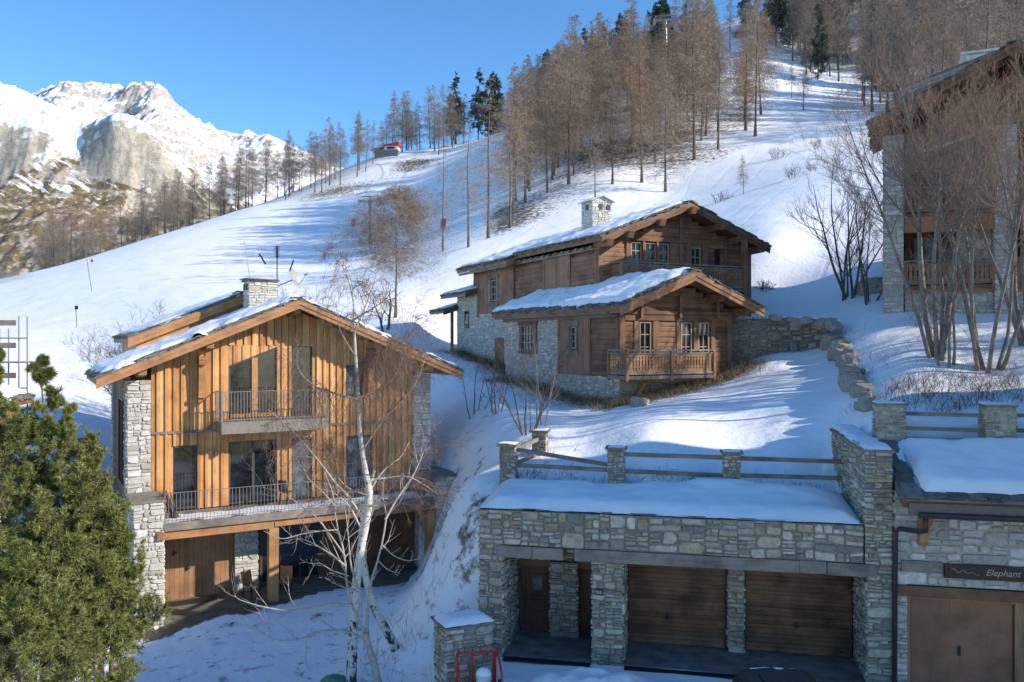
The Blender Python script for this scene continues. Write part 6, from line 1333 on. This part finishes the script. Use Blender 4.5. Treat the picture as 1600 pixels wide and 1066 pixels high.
def lift_station():
    g_ = ground(606, 240); s = empty('lift_station', g_ + Vector((0, 0, -.6)), R(-6), 'small ski lift station with a red roof edge on the skyline', 'lift station'); s.scale = (.64, .64, .60)
    b = MB(); b.box(-5.5, 5.2, -2.5, 3, -1, 3.2); b.build('base_wall', M['concrete'], s)
    b = MB(); b.box(-1.0, 5.0, -2.2, 2.8, 3.2, 5.0); b.build('cabin', M['white'], s)
    b = MB(); b.prism([(-1.6, -2.8, 5.0), (5.6, -2.8, 5.0), (5.6, -2.8, 6.9), (-1.0, -2.8, 5.5)], (0, 6, 0)); b.build('roof', M['red'], s)
    b = MB(); b.box(.2, 3.6, -2.26, -2.2, 3.6, 4.6); b.build('window', M['glass'], s)
    b = MB(); b.prism([(-7.6, -1.2, 4.0), (-1.0, -1.2, 5.4), (-1.0, -1.2, 4.6), (-7.6, -1.2, 3.4)], (0, 2.4, 0)); b.build('drive_arm', M['metal'], s)
    b = MB(); b.hexa([(-5.6, -.4, -1), (-4.7, -.4, -1), (-4.7, .4, -1), (-5.6, .4, -1)], [(-6.6, -.4, 3.6), (-5.9, -.4, 3.6), (-5.9, .4, 3.6), (-6.6, .4, 3.6)]); b.build('strut', M['white'], s)
lift_station()
def padded_pole(px, Y, h, label):
    g_ = ground(px, Y); p = empty('padded_pole', g_, .3, label, 'safety pole'); b = MB(); b.tube([(0, 0, -.3), (.25, 0, h)], .05, 6); b.build('pole', M['metal'], p)
    b = MB(); b.tube([(.05, 0, .25), (.24, 0, h - .2)], [.42, .42], 8); b.build('pad', M['red'], p)
padded_pole(551, 163, 1.7, 'red padded pole on the open piste'); padded_pole(691, 128, 1.9, 'red padded pole in the blue shade beside a larch')
for px, Y, h, lab in ((120, 78, 2.0, 'thin piste marker pole in the middle of the left snow slope'), (144, 108, 4.2, 'taller leaning piste marker pole higher on the left snow slope')):
    g_ = ground(px, Y); p = empty('piste_pole', g_, 0, lab, 'pole'); b = MB(); b.tube([(0, 0, -.2), (-.1 if h < 3 else -.7, 0, h)], .035, 5); b.build('stake', M['dkframe'], p); b = MB(); b.box(-.18, .12, -.03, .03, h - .35, h); b.build('marker', M['red'] if h > 3 else M['black'], p)
# snow cannon mist at the far left
def mist():
    m = bpy.data.materials.new('snow_mist'); m.use_nodes = True; nt = m.node_tree; nt.nodes.remove(nt.nodes["Principled BSDF"])
    v = nt.nodes.new("ShaderNodeVolumePrincipled"); v.inputs['Color'].default_value = (.95, .96, 1, 1); v.inputs['Anisotropy'].default_value = .3
    c = coord(nt, (1, 1, 1)); ln = nt.nodes.new("ShaderNodeVectorMath"); ln.operation = 'LENGTH'; nt.links.new(c, ln.inputs[0])
    n = noise(nt, coord(nt, (1.6, 1.6, 1.6)), 1.6, 4, .6); f = mth(nt, 'SUBTRACT', mth(nt, 'ADD', .72, mth(nt, 'MULTIPLY', mth(nt, 'SUBTRACT', n, .5), 1.3)), ln.outputs['Value'])
    nt.links.new(mth(nt, 'MULTIPLY', mth(nt, 'MAXIMUM', f, 0.0), .12), v.inputs['Density']); nt.links.new(v.outputs[0], nt.nodes["Material Output"].inputs['Volume'])
    b = MB(); b.lathe([(math.sin(a) * 1 + .001, -math.cos(a)) for a in np.linspace(0, math.pi, 12)], (0, 0, 0), 20); o = b.build('snow_mist', m); p = at(8, 447, 150); o.location = p; o.scale = (13, 9, 6); tag(o, 'white plume of artificial snow at the foot of the valley trees', None, None, 'stuff')
mist()

# ---------------------------------------------------------------- small things
def car():
    c = empty('parked_car', (5.53, 18.0, -8.6), R(-3), 'dark green car with snow left on its roof, cut by the bottom edge', 'car')
    prof = [(0, .55, .95), (.05, .95, .98), (.18, 1.05, .98), (.55, 1.72, .74), (.75, 1.80, .70), (2.3, 1.84, .70), (3.0, 1.30, .82), (3.25, 1.05, .95), (4.2, .92, .93), (4.45, .60, .86)]   # distance from the tail, roof height, half width
    mb = MB(); K = 9
    sec = []
    for y, zt, hw in prof:
        belt = min(.95, zt - .02); r = []
        for s in (-1, 1):
            pts = [(s * .84, .28), (s * .93, .5), (s * .93, belt - .12), (s * .90, belt), (s * (hw + .02), max(zt - .10, belt + .01)), (s * (hw - .10), max(zt - .02, belt + .02)), (s * hw * .4, zt + .015)]
            r += pts if s < 0 else pts[::-1]
        sec.append([(x, -y, z) for x, z in r])
    n = len(sec[0]); vs = [p for s in sec for p in s]; fs = []
    for i in range(len(sec) - 1):
        for k in range(n): fs.append((i * n + k, (i + 1) * n + k, (i + 1) * n + (k + 1) % n, i * n + (k + 1) % n))
    fs.append(tuple(range(n))); fs.append(tuple((len(sec) - 1) * n + k for k in range(n - 1, -1, -1))); mb.add(vs, fs); mb.build('body', M['carpaint'], c, True)
    b = MB(); b.add([(-.46, -.98, 1.852), (.46, -.98, 1.852), (.46, -1.9, 1.868), (-.46, -1.9, 1.868)], [(0, 3, 2, 1)]); b.build('sunroof', M['black'], c)
    b = MB(); b.add([(-.62, -.20, 1.12), (.62, -.20, 1.12), (.56, -.53, 1.67), (-.56, -.53, 1.67)], [(0, 1, 2, 3)]); b.M = Matrix.Translation((0, .03, .02)); b.build('rear_window', M['glass'], c)
    b = MB(); b.add([(-.64, -2.42, 1.80), (.64, -2.42, 1.80), (.74, -2.96, 1.36), (-.74, -2.96, 1.36)], [(0, 3, 2, 1)]); o = b.build('windscreen', M['glass'], c); o.location = (0, -.02, .03)
    for s in (-1, 1):
        b = MB(); b.add([(s * .925, -.75, 1.0), (s * .925, -2.85, 1.0), (s * .80, -2.45, 1.62), (s * .80, -.85, 1.62)], [(0, 1, 2, 3)]); b.build('side_window', M['glass'], c)
        b = MB(); b.box(s * .86 - .07, s * .86 + .07, -.10, .0, .75, 1.0); b.build('tail_light', M['red'], c)
        b = MB(); b.obox((s * 1.02, -2.75, 1.05), (.16, .10, .13)); b.build('wing_mirror', M['carpaint'], c)
        for y in (-.85, -3.55):
            b = MB(); b.tube([(s * .70, y, .33), (s * .94, y, .33)], .33, 20); w = b.build('wheel', M['rubber'], c); b = MB(); b.tube([(s * .93, y, .33), (s * .955, y, .33)], .21, 16); b.build('rim', M['metal'], w)
    rng = random.Random(4); 
    for x0, x1, y0 in ((-.52, -.12, -.74), (-.08, .18, -.80), (.22, .36, -.84)): snow_pad('roof_snow', c, x0, x1, y0, -.54, lambda X, Y: 1.735 + .30 * (-Y - .55) + 0 * X - .04 * np.abs(X) ** 2, .03, rng, .08, st=.02)
car()
def red_cart():
    a = at(748, 1062, 20.2); c = empty('red_handcart', (a.x, a.y, tz(a.x, a.y)), R(12), 'red tubular frame cart holding a white bucket beside the stone block', 'cart')
    b = MB(); r = .028
    for x in (-.48, .48):
        b.tube([(x, .35, .0), (x, .35, .92), (x * 1.05, .1, .86), (x * 1.08, -.25, .60), (x * 1.08, -.45, .05)], r, 8)
    b.tube([(-.48, .35, .92), (.48, .35, .92)], r, 8); b.tube([(-.5, -.45, .06), (.5, -.45, .06)], r, 8); b.tube([(-.48, .35, .1), (.48, .35, .1)], r, 8); b.tube([(-.1, .35, .05), (-.1, .35, .98)], .035, 8); b.tube([(.42, .33, .05), (.42, .33, .9)], .03, 8)
    b.build('frame', M['red'], c)
    b = MB(); b.box(-.46, .46, -.42, .33, .07, .10); b.build('platform', M['red'], c)
    for x in (-.55, .55):
        b = MB(); b.tube([(x - .03, .1, .14), (x + .03, .1, .14)], .16, 14); b.build('wheel', M['rubber'], c)
    k = empty('bucket', (a.x + .12, a.y - .02, tz(a.x, a.y) + .1), 0, 'white bucket heaped with snow inside the red cart', 'bucket'); b = MB(); b.lathe([(.15, 0), (.19, .42), (.2, .43), (.18, .44)], (0, 0, 0), 18); b.build('tub', M['white'], k, True); b = MB(); b.lathe([(.185, .435), (.17, .50), (.10, .56), (.01, .58)], (0, 0, 0), 16); b.build('snow_heap', M['snow'], k, True)
red_cart()
def tarp(px, Y, s, label, seed):
    rs = np.random.RandomState(seed); g_ = ground(px, Y); X, Z = np.meshgrid(np.linspace(-1, 1, 26), np.linspace(-1, 1, 20)); H = np.maximum(.42 * ridged(X * .9 + seed, Z * .9, 3) + .12, .0) * np.clip(1.25 - X ** 2 - Z ** 2, 0, 1) ** .7
    V = np.stack([X * s + .1 * fbm(Z * 2, X, 2), Z * s * .7, H * s * 1.1 - .04], -1).reshape(-1, 3); i = (np.arange(19)[:, None] * 26 + np.arange(25)[None]).ravel()
    o = np_mesh('tarpaulin', V, np.stack([i, i + 1, i + 27, i + 26], 1), M['green'], smooth=False); o.location = g_; o.rotation_euler = (0, 0, seed); sm = o.modifiers.new('thick', 'SOLIDIFY'); sm.thickness = .012; tag(o, label, 'tarpaulin')
tarp(524, 22.4, .52, 'crumpled green plastic sheet half covered with snow near the birch foot', 2); tarp(492, 21.9, .26, 'smaller scrap of green plastic left of the crumpled sheet', 5)
def garden_chair(x, y, label, rz, m='orange', s=1, z=-9.285):
    X, Y = to_world(x, y, O1, TH1); c = empty('garden_chair', (X, Y, z), TH1 + rz, label, 'chair')
    b = MB(); b.box(-.22 * s, .22 * s, -.22 * s, .22 * s, .43, .47); b.build('seat', M[m], c)
    b = MB(); b.hexa([(-.22 * s, .2, .47), (.22 * s, .2, .47), (.22 * s, .23, .47), (-.22 * s, .23, .47)], [(-.22 * s, .30, .92), (.22 * s, .30, .92), (.22 * s, .33, .92), (-.22 * s, .33, .92)]); b.build('backrest', M[m], c)
    for sx in (-1, 1):
        for sy in (-1, 1): b = MB(); b.beam((sx * .19 * s, sy * .19, .43), (sx * .21 * s, sy * .23, 0), .03, .03); b.build('leg', M['black'], c)
garden_chair(4.05, -1.0, 'orange wooden chair left of the terrace post', .5); garden_chair(5.25, -1.1, 'orange wooden chair right of the terrace post', -.4)
garden_chair(5.35, -.8, 'black folding chair on the snowy terrace', 2.4, 'black', .75, -6.06)
def bundle(x, y, z, label, m, seed, h, tilt, n=46):
    rs = np.random.RandomState(seed); X, Y = to_world(x, y, O1, TH1); P0 = np.column_stack([rs.normal(size=n) * .10, rs.normal(size=n) * .05, np.zeros(n)]); P1 = P0 * np.array([1.1, 1, 1]) + np.column_stack([np.full(n, tilt) + rs.normal(size=n) * .06, rs.normal(size=n) * .04, rs.uniform(.7, 1, n) * h])
    v, q = seg_mesh(P0, P1, .014, .008, 5, rs); o = np_mesh('stick_bundle', v, q, M[m]); o.location = (X, Y, z); o.rotation_euler = (0, 0, TH1); tag(o, label, 'stick bundle')
bundle(1.35, -1.5, -6.05, 'bundle of dark sticks leaning against the left terrace block', 'bark_dk', 1, 1.0, -.28); bundle(10.55, -1.6, -6.05, 'pale straw sheaf at the right end of the terrace', 'straw', 2, .8, .05)
def scaffold():
    p = at(12, 560, 33); s = empty('scaffold', (p.x - 1.2, p.y, p.z - 3.2), .2, 'steel tube scaffold with timber planks at the left picture edge', 'scaffold')
    for x in (-2.4, -.8, .8, 1.5):
        for y in (0, .9): b = MB(); b.tube([(x, y, 0), (x, y, 4.9 if x > 1 else 4.4)], .03, 6); b.build('standard', M['metal'], s)
    for z in (1.2, 2.4, 3.6, 4.5):
        b = MB(); b.box(-2.6, 1.4, -.06, .0, z, z + .22); b.build('guard_board', M['grey_x'], s)
    for z in (1.1, 3.0):
        b = MB(); b.box(-2.6, 1.7, .04, .86, z, z + .05); b.build('deck', M['grey_x'], s)
    for z in (2.0, 4.0): b = MB(); b.tube([(-2.6, -.03, z), (1.8, -.03, z)], .026, 6); b.build('ledger', M['metal'], s)
    b = MB(); b.tube([(-.8, .02, 1.2), (.8, .02, 3.5)], .025, 6); b.build('brace', M['metal'], s)
scaffold()
def shed():
    rng = random.Random(3); p = at(-10, 700, 27.5); z = tz(p.x, p.y); s = empty('timber_shed', (p.x - 4.3, p.y, z), R(8), 'brown timber house glimpsed behind the green pines at the left edge', 'shed')
    stone_block(-2, 3.4, 0, 3, -.5, p.z - z - .4, rng, 'FR', 1.5).build('stone_wall', [M['stone_grey'], M['mortar']], s); h = p.z - z
    b = MB(); b.box(-2, 3.4, .05, 3, h - .4, h + 1.3); b.M = FRONT(.03); hboards(b, -2, 3.4, h - .4, lambda u: h + 1.3, rng, .2, (), .03); b.M = None; b.build('log_wall', M['old_x'], s)
    b = MB(); b.beam((-2.4, -.5, h + .3), (4.0, -.5, h - .1), .16, .16); b.build('beam', M['verge'], s)
    roof(s, 'roof', -.9, 3.4, [(-2.6, h + 1.9), (.6, h + 2.5), (3.9, h + 1.35)], rng, th=.15)
shed()
def logs(px, py, Y, n, label, name, L=1.6, m='old_x'):
    rng = random.Random(px); g_ = ground(px, Y); s = empty(name, g_, .3, label, 'log pile'); k = 0
    for row in range(3):
        for q in range(n - row): b = MB(); b.tube([(-L / 2 + rng.uniform(-.1, .1), (q - (n - row) / 2) * .26, .12 + row * .22), (L / 2, (q - (n - row) / 2) * .26, .12 + row * .22)], .12, 8); b.build('log', M[m], s); k += 1
logs(124, 668, 38, 4, 'small dark stack of logs on the snow left of the larch-clad chalet', 'log_pile')
g_ = ground(160, 36); b = MB(); b.tube([(-1.0, 0, .15), (-.5, .05, .32), (.4, 0, .36), (1.1, -.05, .25), (1.5, -.05, .1)], [.12, .28, .3, .24, .08], 10); o = b.build('rolled_net', M['red'], None, True); o.location = g_; o.rotation_euler = (0, 0, .2); tag(o, 'rolled red safety net lying in the snow behind the left wall of the larch-clad chalet', 'net roll')
# shovelled snow heap in front of the garage
def heap():
    rs = np.random.RandomState(4); X, Y = np.meshgrid(np.linspace(-1.9, 1.7, 70), np.linspace(-.9, .9, 40)); r = np.sqrt((X / 1.8) ** 2 + (Y / .85) ** 2)
    H = np.clip(1 - r ** 2, 0, 1) ** .7 * (.42 + .12 * fbm(X * 1.2, Y * 1.2, 3)) + .13 * np.maximum(ridged(X * 2.3, Y * 2.3, 3), 0) * np.clip(1.05 - r, 0, 1); a = at(935, 1052, 20.6); z = tz(a.x, a.y)
    V = np.stack([X, Y, H - .05], -1).reshape(-1, 3); i = (np.arange(39)[:, None] * 70 + np.arange(69)[None]).ravel(); o = np_mesh('snow_heap', V, np.stack([i, i + 1, i + 71, i + 70], 1), M['snow'], smooth=True); o.location = (a.x, a.y, z); o.rotation_euler = (0, 0, TH3); tag(o, kind='structure')
heap()
